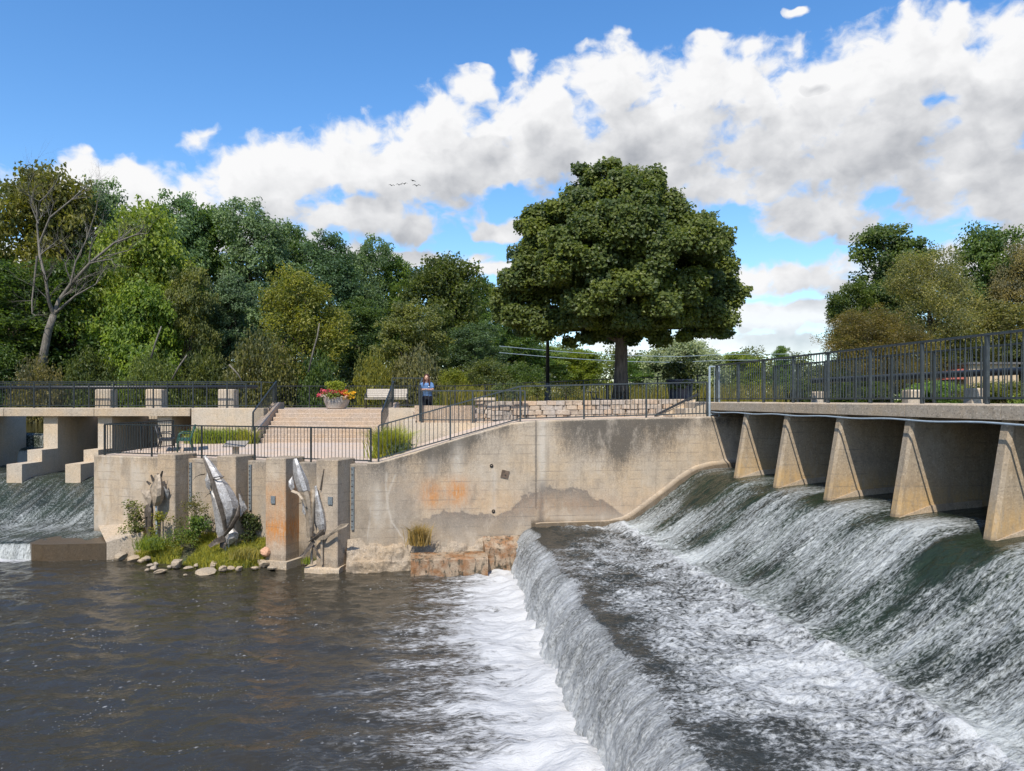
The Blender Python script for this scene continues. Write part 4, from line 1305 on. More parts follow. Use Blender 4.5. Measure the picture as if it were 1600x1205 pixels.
def railing(label, runs, h=1.1, post_gap=1.8, gap=0.125, mat=None, post_w=0.055, bar_w=0.018, group=None, rail_w=0.055, low=0.10, foot=0.0, jit=0.0):
    """runs: list of point lists (x, y, z); every run has its own rails, posts and upright bars"""
    mat = mat or M['rail']
    p0 = Vector(runs[0][0])
    root = empty('metal_railing', p0, label, 'railing', group)
    for run in runs:
        run = [Vector(p) for p in run]
        for si, (a, b) in enumerate(zip(run[:-1], run[1:])):
            d = b - a
            Lh = math.hypot(d.x, d.y)
            ang = math.atan2(d.y, d.x)
            up = Vector((0, 0, 1))
            ra, rb_ = a - p0, b - p0
            mb = MB(); mb.beam(ra + up * (h - 0.02), rb_ + up * (h - 0.02), rail_w, 0.04)
            mb.build('top_rail', mat, root)
            mb = MB(); mb.beam(ra + up * low, rb_ + up * low, 0.035, 0.035)
            mb.build('bottom_rail', mat, root)
            n = max(1, round(Lh / post_gap))
            for k in range(n + 1):
                if k == 0 and si > 0: continue
                p = ra + (rb_ - ra) * (k / n)
                link('post', unit('post', h - 0.03 + foot, post_w, mat, 'square'), root, p - up * foot, (0, 0, ang))
                if k < n:
                    q0, q1 = k / n, (k + 1) / n
                    m_ = max(1, round(Lh / n / gap))
                    for j in range(1, m_):
                        pp = ra + (rb_ - ra) * (q0 + (q1 - q0) * j / m_)
                        link('picket', unit('picket', h - 0.04 - low, bar_w, mat, 'round'), root, pp + up * low, (random.uniform(-jit, jit), random.uniform(-jit, jit), ang))
    return root


def wp(s, off, z=None):
    x, y = wall_xy(s, off)
    return Vector((x, y, float(wall_top(s)) if z is None else z))


fences = 'metal railings round the dam'
railing('dark metal railing along the water side of the bridge on slanted piers', [[P3(6.0, -0.10, 4.93), P3(U_WALL + 0.1, -0.10, 4.93)]], 1.17, 1.53, 0.118, M['rail_grey'], 0.06, 0.02, fences, 0.07)
railing('dark metal railing on the upstream side of the bridge on slanted piers', [[P3(6.0, -2.22, 4.93), P3(U_WALL + 0.5, -2.22, 4.93)]], 1.17, 1.53, 0.118, M['rail'], 0.06, 0.02, fences, 0.07)
s_tops = [0.0] + [s_of_px(p) for p in (814,)] + [s_of_px(1108)]
pA = wp(0.30, -0.16); pB = wp(s_tops[1], -0.16); pC = wp(s_tops[2], -0.16)
railing('grey metal railing climbing the ramp and running level along the top of the long wall', [[pA, pB, pC]], 1.1, 1.95, 0.125, M['rail_grey'], 0.05, 0.018, fences)
tA = L0 + DL * 0.25 - NL * 0.20; tB = C0 - DL * 0.02 - NL * 0.20
tA.z = tB.z = 3.10
railing('black metal railing along the front of the terrace above the four pillars', [[tA, tB]], 1.08, 1.95, 0.12, M['rail'], 0.05, 0.018, fences)
tC = Vector((-13.05, 28.6, 3.15)); tD = Vector((tA.x - 0.05, tA.y + 0.12, 3.1))
railing('short dense black railing closing the weir end of the terrace', [[tD, tC]], 1.08, 1.7, 0.115, M['rail'], 0.05, 0.018, fences)
railing('grey metal railing on the low inner wall in front of the standing woman', [[iw0 + Vector((0.27, 0.13, 4.20)), iw1 + Vector((0, 0.15, 4.20))]], 1.14, 1.85, 0.135, M['rail_grey'], 0.05, 0.018, fences)
# stairs
stl = [Vector((-10.38, 29.75, 3.30)), Vector((-10.38, 32.7, 4.62))]
str_ = [Vector((-5.22, 29.75, 3.30)), Vector((-5.22, 32.7, 4.62))]
railing('sloping black railing on the left side wall of the stairs', [stl], 1.22, 3.2, 0.13, M['rail'], 0.055, 0.018, fences, foot=0.1)
railing('sloping black railing on the right side wall of the stairs by the bench', [str_], 1.22, 3.2, 0.13, M['rail'], 0.055, 0.018, fences, foot=0.1)
railing('black railing panel beside the bench turning down steeply towards the standing woman', [[Vector((-5.15, 31.9, 4.68)), Vector((-3.85, 31.9, 4.68)), Vector((-3.24, 26.1, 4.24))]], 1.28, 2.2, 0.13, M['rail'], 0.055, 0.018, fences)
railing('black railing along the near edge of the far bridge and its landing', [[Vector((-32, 31.42, 4.655)), Vector((-13.5, 31.42, 4.655)), Vector((-10.62, 31.45, 4.655)), Vector((-10.45, 32.6, 4.65))]], 1.13, 1.75, 0.12, M['rail'], 0.055, 0.018, fences)
railing('black railing along the upstream edge of the far bridge before the concrete posts', [[Vector((-32, 34.05, 4.645)), Vector((-12.2, 34.05, 4.645))]], 1.13, 1.75, 0.125, M['rail'], 0.055, 0.018, fences)
railing('long black railing along the back of the plaza behind the planter and the maple', [[Vector((-12.2, 37.9, 4.6)), Vector((-2.9, 37.9, 4.6)), Vector((8.0, 32.0, 4.95)), Vector((8.6, 31.2, 4.95))]], 1.13, 1.9, 0.13, M['iron'], 0.055, 0.018, fences)
e0 = wp(s_of_px(1111), -0.12, 4.45); e1 = P3(U_WALL + 0.12, -0.14, 4.45)
e1 = Vector((e0.x + 0.33, e0.y + 0.10, 4.45))
railing('narrow pale steel railing frame where the long wall meets the bridge', [[e0, e1]], 1.62, 0.4, 0.16, M['galv'], 0.05, 0.016, fences)

# ------------------------------------------------------------------ lamp post
lp = empty('lamp_post', (1.47, 30.6, 4.75), 'tall black lamp post standing left of the maple trunk, its top inside the crown', 'lamp post')
MB().lathe([(0.20, 0), (0.20, 0.12), (0.15, 0.18), (0.13, 0.75), (0.10, 0.85), (0.085, 0.95)], n=16).build('base', M['iron'], lp, smooth=False)
MB().lathe([(0.082, 0.95), (0.06, 3.4), (0.085, 3.42), (0.085, 3.48), (0.04, 3.5)], n=14).build('pole', M['iron'], lp, smooth=True)
MB().lathe([(0.05, 3.5), (0.14, 3.58), (0.2, 4.0), (0.22, 4.02), (0.05, 4.25), (0.02, 4.4)], n=14).build('lantern', M['iron'], lp)

# ------------------------------------------------------------------ benches
def slat_bench(loc, rz, label, wood, iron, W_=1.9):
    b = empty('bench', loc, label, 'bench', None, rz)
    for k in range(4):
        MB().bbox(-W_ / 2, W_ / 2, -0.42 + 0.115 * k, -0.42 + 0.115 * k + 0.10, 0.43, 0.465, 0.006).build('seat_slat', wood, b)
    for k in range(4):
        z = 0.52 + 0.105 * k; y = 0.04 + 0.035 * k
        MB().prism([(-W_ / 2, y, z), (-W_ / 2, y + 0.03, z), (-W_ / 2, y + 0.06, z + 0.092), (-W_ / 2, y + 0.03, z + 0.092)], (W_, 0, 0)).build('back_slat', wood, b)
    for x in (-W_ / 2 + 0.02, W_ / 2 - 0.02):
        MB().tube([(x, -0.40, 0.0), (x, -0.40, 0.42), (x, -0.36, 0.64), (x, -0.25, 0.68), (x, 0.05, 0.66)], 0.022, 8).build('arm_frame', iron, b, smooth=True)
        MB().tube([(x, 0.10, 0.0), (x, 0.02, 0.42), (x, 0.16, 0.95)], 0.024, 8).build('leg', iron, b, smooth=True)
        MB().tube([(x, -0.40, 0.41), (x, 0.02, 0.41)], 0.02, 8).build('seat_bar', iron, b)
    return b


slat_bench((-6.0, 35.6, 4.6), 0.05, 'silvered wooden slat bench with iron arms on the plaza beside the flower bowl', M['wood_grey'], M['iron'], 2.0)
for i, (x, y, rz, lab) in enumerate(((-12.75, 27.0, R(112), 'dark iron terrace bench standing nearer the weir end of the terrace'), (-11.75, 27.1, R(-68), 'green iron terrace bench facing the other one beside the planting strip'))):
    slat_bench((x, y, 3.14), rz, lab, M['green_iron'] if i else M['iron'], M['green_iron'] if i else M['iron'], 1.5)
# low steps behind the benches
ts = empty('terrace_steps', (-12.3, 29.6, 3.2), 'grey concrete seating steps at the back of the terrace behind the benches', 'steps')
for k in range(3):
    MB().bbox(-1.0, 1.35, 0.4 * k, 1.45, 0.16 * k + 0.001, 0.16 * (k + 1), 0.015).build('step', M['conc'], ts)
# slanted information panel
ip = empty('information_panel', (-9.05, 24.35, 3.1), 'low slanted grey information panel on the terrace above the second pillar', 'sign')
MB().bbox(-0.09, 0.09, -0.05, 0.05, 0, 0.42, 0.01).build('pedestal', M['conc_pale'], ip)
MB().prism([(-0.36, -0.22, 0.36), (-0.36, 0.22, 0.52), (-0.36, 0.21, 0.55), (-0.36, -0.23, 0.39)], (0.72, 0, 0)).build('panel', M['panel'], ip)

# ------------------------------------------------------------------ picnic table and slab seat under the maple
pt = empty('picnic_table', (3.62, 28.2, 4.86), 'dark round metal picnic table on a pedestal left of the maple trunk', 'table')
MB().lathe([(0.0, 0.73), (0.55, 0.73), (0.57, 0.745), (0.57, 0.76), (0.0, 0.765)], n=24).build('table_top', M['iron'], pt)
MB().lathe([(0.16, 0), (0.06, 0.05), (0.055, 0.7), (0.2, 0.73)], n=12).build('pedestal', M['iron'], pt)
for k in range(4):
    t = math.pi / 2 * k + 0.5
    c = Vector((0.78 * math.cos(t), 0.78 * math.sin(t), 0))
    MB().lathe([(0.0, 0.43), (0.17, 0.43), (0.18, 0.45), (0.0, 0.46)], c, 14).tube([c * 0.1 + Vector((0, 0, 0.15)), c * 0.85 + Vector((0, 0, 0.18)), c + Vector((0, 0, 0.43))], 0.025, 8).build('seat', M['iron'], pt)
o = MB().bbox(-0.75, 0.75, -0.2, 0.2, 0.08, 0.17, 0.02).box(-0.6, -0.4, -0.15, 0.15, -0.1, 0.081).box(0.4, 0.6, -0.15, 0.15, -0.1, 0.081).build('slab_bench', M['stone3'], None, (5.25, 27.9, 4.86))
o.name = 'slab_bench'
props(o, 'low flat stone slab bench right of the maple trunk', 'bench')


# ------------------------------------------------------------------ woman at the rail
def remesh(o, vox, sub=0):
    m_ = o.modifiers.new('skin', 'REMESH'); m_.mode = 'VOXEL'; m_.voxel_size = vox; m_.use_smooth_shade = True
    s_ = o.modifiers.new('soft', 'SMOOTH'); s_.iterations = 3; s_.factor = 0.5


skin = plain('skin', (0.52, 0.30, 0.21), 0.5, 0.08, 30, 0.4, b=0.05)
blue = plain('blue_polo_fabric', (0.10, 0.19, 0.36), 0.85, 0.15, 40)
navy_t = plain('dark_trousers_fabric', (0.012, 0.013, 0.02), 0.85, 0.2, 40)
hairm = plain('auburn_hair', (0.06, 0.022, 0.013), 0.5, 0.4, 60)
shoe = plain('dark_shoes', (0.02, 0.02, 0.022), 0.5)
PB = (-3.06, 26.78, 4.22)
b = MB()
b.tube([(0.09, 0.02, 0.06), (0.09, 0.0, 0.48), (0.085, 0.0, 0.88)], [0.045, 0.06, 0.085], 10)
b.tube([(-0.09, 0.06, 0.06), (-0.09, 0.03, 0.48), (-0.085, 0.0, 0.88)], [0.045, 0.06, 0.085], 10)
for x, y in ((0.09, -0.02), (-0.09, 0.02)):
    b.ball((x, y - 0.05, 0.05), 0.06, 0.75, 2.0, 0.8)
b.tube([(0, 0.02, 0.84), (0, 0.0, 1.0), (0, -0.05, 1.2), (0, -0.10, 1.38)], [0.15, 0.135, 0.155, 0.12], 12)
b.tube([(0, -0.11, 1.38), (0, -0.145, 1.50)], [0.05, 0.048], 10)
b.ball((0, -0.17, 1.575), 0.092, 0.86, 1.0, 1.2, 14, 10)
b.ball((0, -0.262, 1.565), 0.017, 0.8, 1.2, 1.3)
for sx in (-1, 1):
    b.ball((sx * 0.083, -0.165, 1.57), 0.022, 0.5, 1, 1.4)
    b.tube([(sx * 0.16, -0.09, 1.36), (sx * 0.22, -0.16, 1.14), (sx * 0.19, -0.36, 1.145), (sx * 0.05, -0.45, 1.155)], [0.052, 0.043, 0.037, 0.027], 9)
    hx = sx * 0.03
    b.ball((hx, -0.465, 1.16), 0.042, 1.1, 1.0, 0.6)
    for k in range(4):
        yy0 = -0.44 - 0.018 * k
        b.tube([(hx - sx * 0.02, yy0, 1.165), (hx - sx * 0.075, yy0 - 0.006, 1.16 - 0.004 * k), (hx - sx * 0.10, yy0 - 0.006, 1.14 - 0.004 * k)], [0.010, 0.009, 0.008], 6)
    b.tube([(hx, -0.44, 1.17), (hx - sx * 0.03, -0.405, 1.175), (hx - sx * 0.05, -0.40, 1.17)], [0.012, 0.010, 0.009], 6)
person = b.build('person', skin, None, PB, smooth=True)
props(person, 'woman in a blue short sleeved polo and dark trousers leaning on the grey railing', 'person')
remesh(person, 0.012)
b = MB()
b.tube([(0, 0.03, 0.93), (0, 0.01, 1.0), (0, -0.05, 1.2), (0, -0.10, 1.36), (0, -0.115, 1.405)], [0.172, 0.155, 0.175, 0.14, 0.065], 14)
for sx in (-1, 1):
    b.tube([(sx * 0.12, -0.09, 1.36), (sx * 0.175, -0.10, 1.345), (sx * 0.218, -0.145, 1.2)], [0.07, 0.067, 0.062], 10)
shirt = b.build('shirt', blue, person, smooth=True); remesh(shirt, 0.014)
MB().ball((0.085, -0.225, 1.25), 0.022, 1, 0.4, 0.8).build('chest_badge', plain('white_badge', (0.7, 0.7, 0.7)), person)
b = MB()
b.tube([(0, 0.03, 0.80), (0, 0.02, 0.95)], [0.165, 0.163], 12)
b.tube([(0.09, 0.02, 0.10), (0.09, 0.0, 0.48), (0.085, 0.0, 0.88)], [0.06, 0.075, 0.098], 10)
b.tube([(-0.09, 0.06, 0.10), (-0.09, 0.03, 0.48), (-0.085, 0.0, 0.88)], [0.06, 0.075, 0.098], 10)
tr_ = b.build('trousers', navy_t, person, smooth=True); remesh(tr_, 0.014)
b = MB()
b.ball((0, -0.135, 1.60), 0.11, 0.95, 1.0, 1.12, 14, 10)
for sx in (-1, 1):
    b.tube([(sx * 0.075, -0.16, 1.62), (sx * 0.095, -0.15, 1.52), (sx * 0.10, -0.17, 1.40), (sx * 0.095, -0.20, 1.28)], [0.035, 0.034, 0.036, 0.018], 8)
b.tube([(0, -0.06, 1.6), (0, -0.03, 1.45), (0, -0.02, 1.32)], [0.09, 0.085, 0.05], 10)
hr = b.build('hair', hairm, person, smooth=True); remesh(hr, 0.011)
for sx in (-1, 1):
    MB().ball((sx * 0.032, -0.252, 1.592), 0.011, 1.3, 0.6, 0.8, 8, 6).build('eye', shoe, person)
MB().ball((0, -0.252, 1.528), 0.014, 1.7, 0.5, 0.5, 8, 6).build('mouth', plain('lips', (0.40, 0.12, 0.10)), person)
for x, y in ((0.09, -0.02), (-0.09, 0.02)):
    MB().ball((x, y - 0.05, 0.045), 0.066, 0.78, 2.0, 0.85).build('shoe', shoe, person, smooth=True)

# ------------------------------------------------------------------ fish sculptures of weathered sheet metal
m, q, bs, out = new_mat('weathered_sheet_metal')
p_ = coords(q)
n1_ = q.noise(p_, 3.5, 6, 0.7); n2_ = q.noise(p_, 22.0, 6, 0.75, 0.6); n3_ = q.noise(q.mul(p_, (1, 1, 0.3)), 6.0, 5, 0.7)
c_ = q.mix(q.mr(n2_, 0.35, 0.7), (0.24, 0.22, 0.20), (0.60, 0.58, 0.55))
c_ = q.mix(q.mr(n1_, 0.5, 0.75), c_, (0.75, 0.73, 0.69))
c_ = q.mix(q.m('MULTIPLY', q.mr(n3_, 0.52, 0.75), 0.5), c_, (0.14, 0.115, 0.085))
q.put(bs.inputs['Base Color'], c_)
bs.inputs['Metallic'].default_value = 0.35
q.put(bs.inputs['Roughness'], q.m('ADD', 0.42, q.m('MULTIPLY', n2_, 0.3)))
bump(q, bs, n2_, 0.35, 0.02)
M['sheet'] = m
M['sheet_dark'] = plain('rusty_and_shade_dark_metal', (0.105, 0.085, 0.065), 0.6, 0.35, 14, 0.4, 0.3)
M['sheet_warm'] = plain('tan_sheet_metal', (0.36, 0.29, 0.21), 0.6, 0.3, 9, 0.4, 0.25)


class Px:
    """survey helper: bearings noted from the bank, turned into points on the sculpture's own upright plane"""
    def __init__(s, Y, org):
        s.Y, s.o = Y, Vector(org)
    def __call__(s, px, py, dy=0.0):
        Y = s.Y + dy
        return at(px, py, Y) - s.o


def hull(P, rows, th=0.22):
    """fish body: rows of (left px, ridge px, right px, py, swell); four faceted sides"""
    mb = MB(); v = []; f = []
    for (l, r, rt, py, sw) in rows:
        v += [P(l, py, 0.02), P(l + (r - l) * 0.5, py - 1, -sw * 0.55), P(r, py, -sw), P(r + (rt - r) * 0.55, py - 2, -sw * 0.72), P(rt, py, 0.02), P((l + rt) / 2, py, sw * 0.8)]
    n = 6
    for i in range(len(rows) - 1):
        for k in range(n):
            f.append((i * n + k, i * n + n + k, i * n + n + (k + 1) % n, i * n + (k + 1) % n))
    f.append(tuple(range(n))); f.append(tuple(range((len(rows) - 1) * n, len(rows) * n))[::-1])
    return mb.add(v, f)


def plate(P, outline, th=0.02, bend=0.0):
    """bent metal plate from outline bearings (px, py, dy)"""
    pts = [P(*p) for p in outline]
    n = len(pts)
    c = sum(pts, Vector()) / n
    c = c + Vector((0, -bend, 0))
    d = Vector((0, th, 0))
    v = pts + [c] + [p + d for p in pts] + [c + d]
    f = []
    for i in range(n):
        j = (i + 1) % n
        f.append((i, j, n)); f.append((n + 1 + j, n + 1 + i, 2 * n + 1)); f.append((i, n + 1 + i, n + 1 + j, j))
    return MB().add(v, f)


def ribbon(P, pts, w0, w1, th=0.02):
    """curved strip fin"""
    return MB().tube([P(*p) for p in pts], [w0 + (w1 - w0) * i / (len(pts) - 1) for i in range(len(pts))], 8, flat=0.28)


# big fish
fo_ = (-9.10, 22.55, 0.45)
f2 = empty('fish_sculpture', fo_, 'large leaping silver sheet metal fish with a dark groove, snout above the wall top', 'sculpture', 'leaping metal fish on the grassy bank')
P = Px(22.55, fo_)
hull(P, [(317, 319, 322, 713, .03), (319.5, 324, 333, 724, .10), (322, 329, 341, 735, .16), (324, 333.5, 350, 746, .20)], 0).build('head', M['sheet'], f2)
hull(P, [(325, 335, 349, 747.5, .18), (328, 338, 357, 757, .24), (331, 342, 366, 770, .27), (335, 347, 372.5, 784, .28), (339, 352, 374, 796, .25), (344, 354, 369, 808, .2), (346, 354, 362, 818, .13), (348, 352, 355, 828, .06)]).build('body', M['sheet'], f2)
# belly plate beyond the dark groove
hull(P, [(327, 330, 334, 768, .03), (330, 334, 342, 778, .10), (333, 339, 346, 795, .14), (336, 343, 349, 815, .14), (338, 346, 352, 832, .12), (342, 348, 352, 843, .05)]).build('belly', M['sheet'], f2)
hull(P, [(353, 357, 364, 824, .05), (351, 358, 373, 834, .14), (350, 358, 371, 843, .12), (352, 357, 362, 850, .04)]).build('tail_root', M['sheet'], f2)
MB().tube([P(318, 716, -.02), P(327, 738, -.16), P(334, 757, -.22), P(343, 785, -.26), P(350, 812, -.2), P(353, 830, -.12)], [.03, .06, .08, .09, .07, .04], 8, flat=0.5).build('groove_shade_strip', M['sheet_dark'], f2)  # dark strip painted in for the shadowed gap along the body
MB().tube([P(350, 744, -.19), P(345, 748, -.24), P(338, 750, -.24), P(332, 747, -.2)], .018, 8).build('gill_edge', M['sheet_dark'], f2)
MB().tube([P(374, 790, -.16), P(371, 806, -.26), P(361, 824, -.26), P(350, 838, -.2)], [.03, .07, .08, .04], 8, flat=0.4).build('gill_edge', M['sheet_dark'], f2)
plate(P, [(324, 739, -.1), (328, 745, -.1), (330, 754, -.1), (327, 767, -.1), (322, 761, -.06), (320, 750, -.06)], 0.03, 0.08).build('pectoral_fin', M['sheet'], f2)
ribbon(P, [(320, 741, 0), (313, 742, -.15), (306, 745, -.2), (302, 750, -.2)], .03, .008).build('barbel', M['sheet_dark'], f2)
ribbon(P, [(318, 724, 0), (310, 723, -.1), (303, 723, -.1)], .022, .008).build('barbel', M['sheet_dark'], f2)
ribbon(P, [(328, 771, 0), (324, 773, -.1), (320, 778, -.12)], .035, .01).build('barbel', M['sheet_dark'], f2)
plate(P, [(373, 771, .1), (380, 781, .15), (386, 795, .2), (381, 800, .2), (376, 808, .12), (374, 790, .1)], 0.025, 0.03).build('dorsal_fin', M['sheet'], f2)
plate(P, [(374, 764, .1), (382, 783, .1), (378, 782, .1)], 0.025, 0.0).build('dorsal_spine', M['sheet_dark'], f2)
plate(P, [(350, 836, -.1), (336, 842, -.3), (325, 852, -.35), (328, 856, -.35), (342, 849, -.3), (352, 846, -.1)], 0.03, 0.04).build('tail_fin', M['sheet_dark'], f2)
plate(P, [(344, 842, -.1), (343, 855, -.15), (349, 858, -.15), (354, 849, -.1)], 0.03, 0.03).build('tail_fin', M['sheet_dark'], f2)
for x, dy in ((352, 0), (357, .12)):
    MB().tube([P(x, 842, dy), P(x, 866, dy)], .035, 8).build('support_post', M['sheet'], f2)
# small fish
fo_ = (-11.6, 23.35, 0.5)
f1 = empty('fish_sculpture', fo_, 'small weathered metal fish with spiky head rising from the weeds by the first pillar', 'sculpture', 'leaping metal fish on the grassy bank')
P = Px(23.35, fo_)
hull(P, [(241, 247, 252, 743, .06), (239, 247, 254, 752, .14), (234, 246, 257, 764, .22), (230, 245, 256, 776, .24), (232, 243, 253, 786, .16), (235, 241, 247, 791, .07)]).build('body', M['sheet_warm'], f1)
hull(P, [(228, 234, 239, 789, .05), (225, 232, 240, 800, .12), (226, 233, 239, 815, .12), (229, 234, 238, 832, .08), (231, 234, 237, 846, .05)]).build('tail', M['sheet_dark'], f1)
plate(P, [(234, 766, -.1), (219, 766, -.2), (226, 780, -.2), (234, 791, -.15), (237, 780, -.15)], .025, .05).build('pectoral_fin', M['sheet_warm'], f1)
plate(P, [(253, 756, .0), (258, 763, 0), (264, 767, .05), (262, 781, .15), (256, 772, .1)], .025, .04).build('dorsal_fin', M['sheet'], f1)
for pts in ([(240, 752, -.05), (236, 742, -.1)], [(250, 748, 0), (254, 736, -.02)], [(235, 757, -.05), (229, 752, -.1)], [(246, 744, 0), (247, 740, 0)], [(255, 752, 0), (259, 761, 0)], [(234, 806, 0), (221, 812, -.2), (215, 813, -.25)]):
    ribbon(P, pts, .05, .025).build('spine', M['sheet_dark'], f1)
ribbon(P, [(214, 795, -.1), (200, 793, -.2), (203, 782, -.25), (208, 779, -.25)], .02, .012).build('barbel', M['sheet_dark'], f1)
MB().tube([P(244, 788, 0), P(245, 835, 0)], .03, 8).build('support_post', M['galv'], f1)
# tall narrow fish on its slab
so_ = Vector((-5.62, 21.35, 0))
sl = rough_block('sculpture_slab', None, fpt(474, 897, -0.02) + Vector((0, .05, 0)), fpt(529, 899, -0.02) + Vector((0, 0, 0)), 0.8, -0.25, 0.16, 0.2, M['conc'], 0.03, 3, 40)
props(sl, 'tilted concrete slab at the waterline under the tall narrow fish', 'slab')
sl2 = rough_block('broken_slab', None, fpt(529, 893, 0.0), fpt(578, 890, 0.0), 0.7, -0.3, 0.14, 0.3, M['stone3'], 0.08, 23, 40)
props(sl2, 'broken dark edged stone shelf right of the fish slab', 'slab')
fo_ = (-5.35, 21.45, 0.15)
f3 = empty('fish_sculpture', fo_, 'tall narrow metal fish with an engraved bright head and curling tail on a slab', 'sculpture', 'leaping metal fish on the grassy bank')
P = Px(21.45, fo_)
hull(P, [(458, 461, 465, 718, .04), (457.5, 463, 470, 727, .12), (458, 465, 476, 740, .17), (460, 468, 482, 752, .2), (466, 474, 485, 768, .2)]).build('head', M['sheet'], f3)
hull(P, [(466, 475, 486, 769, .19), (472, 479, 489, 785, .2), (477, 482, 489, 805, .18), (478, 484, 490, 825, .15), (479, 484, 489, 840, .08)]).build('body', M['sheet_warm'], f3)
hull(P, [(491, 493, 495, 760, .03), (490, 495, 500, 778, .10), (491, 500, 507, 800, .13), (494, 503, 510, 820, .12), (500, 504, 508, 832, .05)]).build('back_plate', M['sheet'], f3)
hull(P, [(486, 490, 493, 765, .03), (483, 489, 493, 785, .12), (484, 487, 491, 812, .12), (487, 488, 490, 830, .05)]).build('flank', M['sheet_warm'], f3)
plate(P, [(457, 744, -.05), (451, 752, -.1), (451, 760, -.1), (455, 767, -.1), (460, 762, -.08)], .03, .06).build('pectoral_fin', M['sheet'], f3)
ribbon(P, [(456, 767, -.1), (466, 771, -.25), (473, 780, -.3), (478, 792, -.25)], .045, .03).build('barbel', M['sheet_warm'], f3)
ribbon(P, [(471, 786, -.1), (465, 787, -.2), (460, 797, -.2)], .025, .01).build('barbel', M['sheet_dark'], f3)
ribbon(P, [(501, 766, .05), (504, 748, .05), (507, 733, .05)], .035, .03).build('dorsal_spine', M['sheet_dark'], f3)
plate(P, [(499, 766, .1), (505, 768, .1), (508, 773, .12), (505, 780, .12), (500, 788, .1)], .025, .03).build('dorsal_fin', M['sheet'], f3)
plate(P, [(473, 780, -.05), (472, 800, -.05), (477, 806, -.05), (478, 788, -.05)], .025, .02).build('side_fin', M['sheet'], f3)
plate(P, [(491, 842, -.1), (505, 838, -.2), (520, 828, -.3), (533, 819, -.35), (545, 818, -.35), (541, 823, -.35), (525, 832, -.3), (508, 843, -.2), (492, 845, -.1)], .03, .05).build('tail_fin', M['sheet_warm'], f3)
plate(P, [(492, 838, -.1), (500, 828, -.2), (507, 827, -.2), (502, 840, -.15), (480, 848, -.1)], .03, .05).build('tail_fin', M['sheet_dark'], f3)
plate(P, [(489, 842, -.05), (482, 852, -.15), (472, 866, -.25), (465, 871, -.25), (474, 870, -.25), (485, 858, -.15), (492, 848, -.05)], .03, .02).build('tail_fin', M['sheet_dark'], f3)
ribbon(P, [(486, 848, 0), (493, 858, -.05), (500, 868, -.05)], .05, .015).build('tail_spine', M['sheet_dark'], f3)
for x, dy in ((487, 0.05), (503, .0)):
    MB().tube([P(x, 838, dy), P(x, 882, dy)], .04, 10).build('support_post', M['sheet_warm'], f3)

# ------------------------------------------------------------------ building beyond the right bank
bd = empty('building', (27.6, 42.8, 4.3), 'small tan building with a red gable seen through the bridge railing', 'building')
M['tan_wall'] = plain('tan_siding', (0.50, 0.38, 0.24), 0.8, 0.1, 3)
M['red_wall'] = plain('red_siding', (0.42, 0.12, 0.09), 0.8, 0.1, 3)
M['roof'] = plain('grey_roofing', (0.12, 0.115, 0.11), 0.85, 0.15, 3)
M['glass'] = plain('dark_window_glass', (0.02, 0.025, 0.03), 0.08, 0.0, spec=0.6)
MB().box(-1.25, 1.6, 0, 3, -0.8, 2.75).build('wall', M['tan_wall'], bd)
MB().prism([(-2.0, 0.3, 1.9), (-1.252, 0.3, 1.9), (-1.252, 0.3, 2.6)], (0, 2.2, 0)).build('gable', M['red_wall'], bd)
MB().prism([(-1.4, -0.2, 2.752), (1.75, -0.2, 2.752), (1.75, -0.2, 2.87), (-1.4, -0.2, 2.87)], (0, 3.4, 0)).build('roof', M['roof'], bd)
for x in (-0.8, 0.1, 0.9):
    w_ = MB().box(x, x + 0.4, -0.04, 0.02, 0.6, 1.5).build('window', M['conc_pale'], bd)
    MB().box(x + 0.05, x + 0.35, -0.055, -0.042, 0.65, 1.45).build('pane', M['glass'], w_)

# ------------------------------------------------------------------ power lines beyond the plaza
for py0, py1, lab in ((541, 557, 'upper pale power cable strung across behind the maple trunk'), (551, 566, 'lower pale power cable strung across behind the maple trunk')):
    pts = []
    for t in np.linspace(0, 1, 30):
        px = 780 + (1260 - 780) * t
        py = py0 + (py1 - py0) * min(1, t * 1.7) + 5 * math.sin(math.pi * min(1, t * 1.4)) - 4 * t
        pts.append(at(px, py, 62 + 14 * t))
    o = MB().tube(pts, 0.024, 6).build('power_cable', M['galv'])
    props(o, lab, 'cable')

# ------------------------------------------------------------------ birds
def bird(px, py, Y, flap, rz, s_, label):
    b = empty('bird', at(px, py, Y), label, 'bird', 'birds gliding below the clouds', rz)
    MB().ball((0, 0, 0), 0.10 * s_, 1, 3.2, 1, 8, 6).build('body', M['iron'], b)
    for sx in (-1, 1):
        v_ = [(sx * 0.05, -0.13, 0.02), (sx * 0.35, -0.16, flap * 0.75), (sx * 0.78, -0.02, flap * 0.2), (sx * 0.38, 0.12, flap * 0.7), (sx * 0.05, 0.14, 0.02)]
        v_ = [tuple(c_ * s_ for c_ in p) for p in v_]
        v2_ = [(x, y, z - 0.025) for x, y, z in v_]
        MB().add(v_ + v2_, [(0, 1, 3, 4), (1, 2, 3), (9, 8, 6, 5), (8, 7, 6), (0, 5, 6, 1), (1, 6, 7, 2), (2, 7, 8, 3), (3, 8, 9, 4)]).build('wing', M['iron'], b)


bird(612, 290, 95, 0.30, 0.4, 0.55, 'dark bird at the tail of the small flock, lowest towards the trees')
bird(623.5, 289, 95, 0.34, 0.25, 0.55, 'dark bird flying close behind its neighbour in the middle of the flock')
bird(631.5, 287.5, 95, 0.32, -0.2, 0.6, 'dark bird leading the touching pair in the middle of the flock')
bird(645.5, 282.5, 95, 0.10, 0.9, 0.6, 'dark bird flying highest above the rest of the flock')
bird(651, 290.5, 95, 0.34, 0.2, 0.7, 'dark bird ahead of the flock with arched wings')
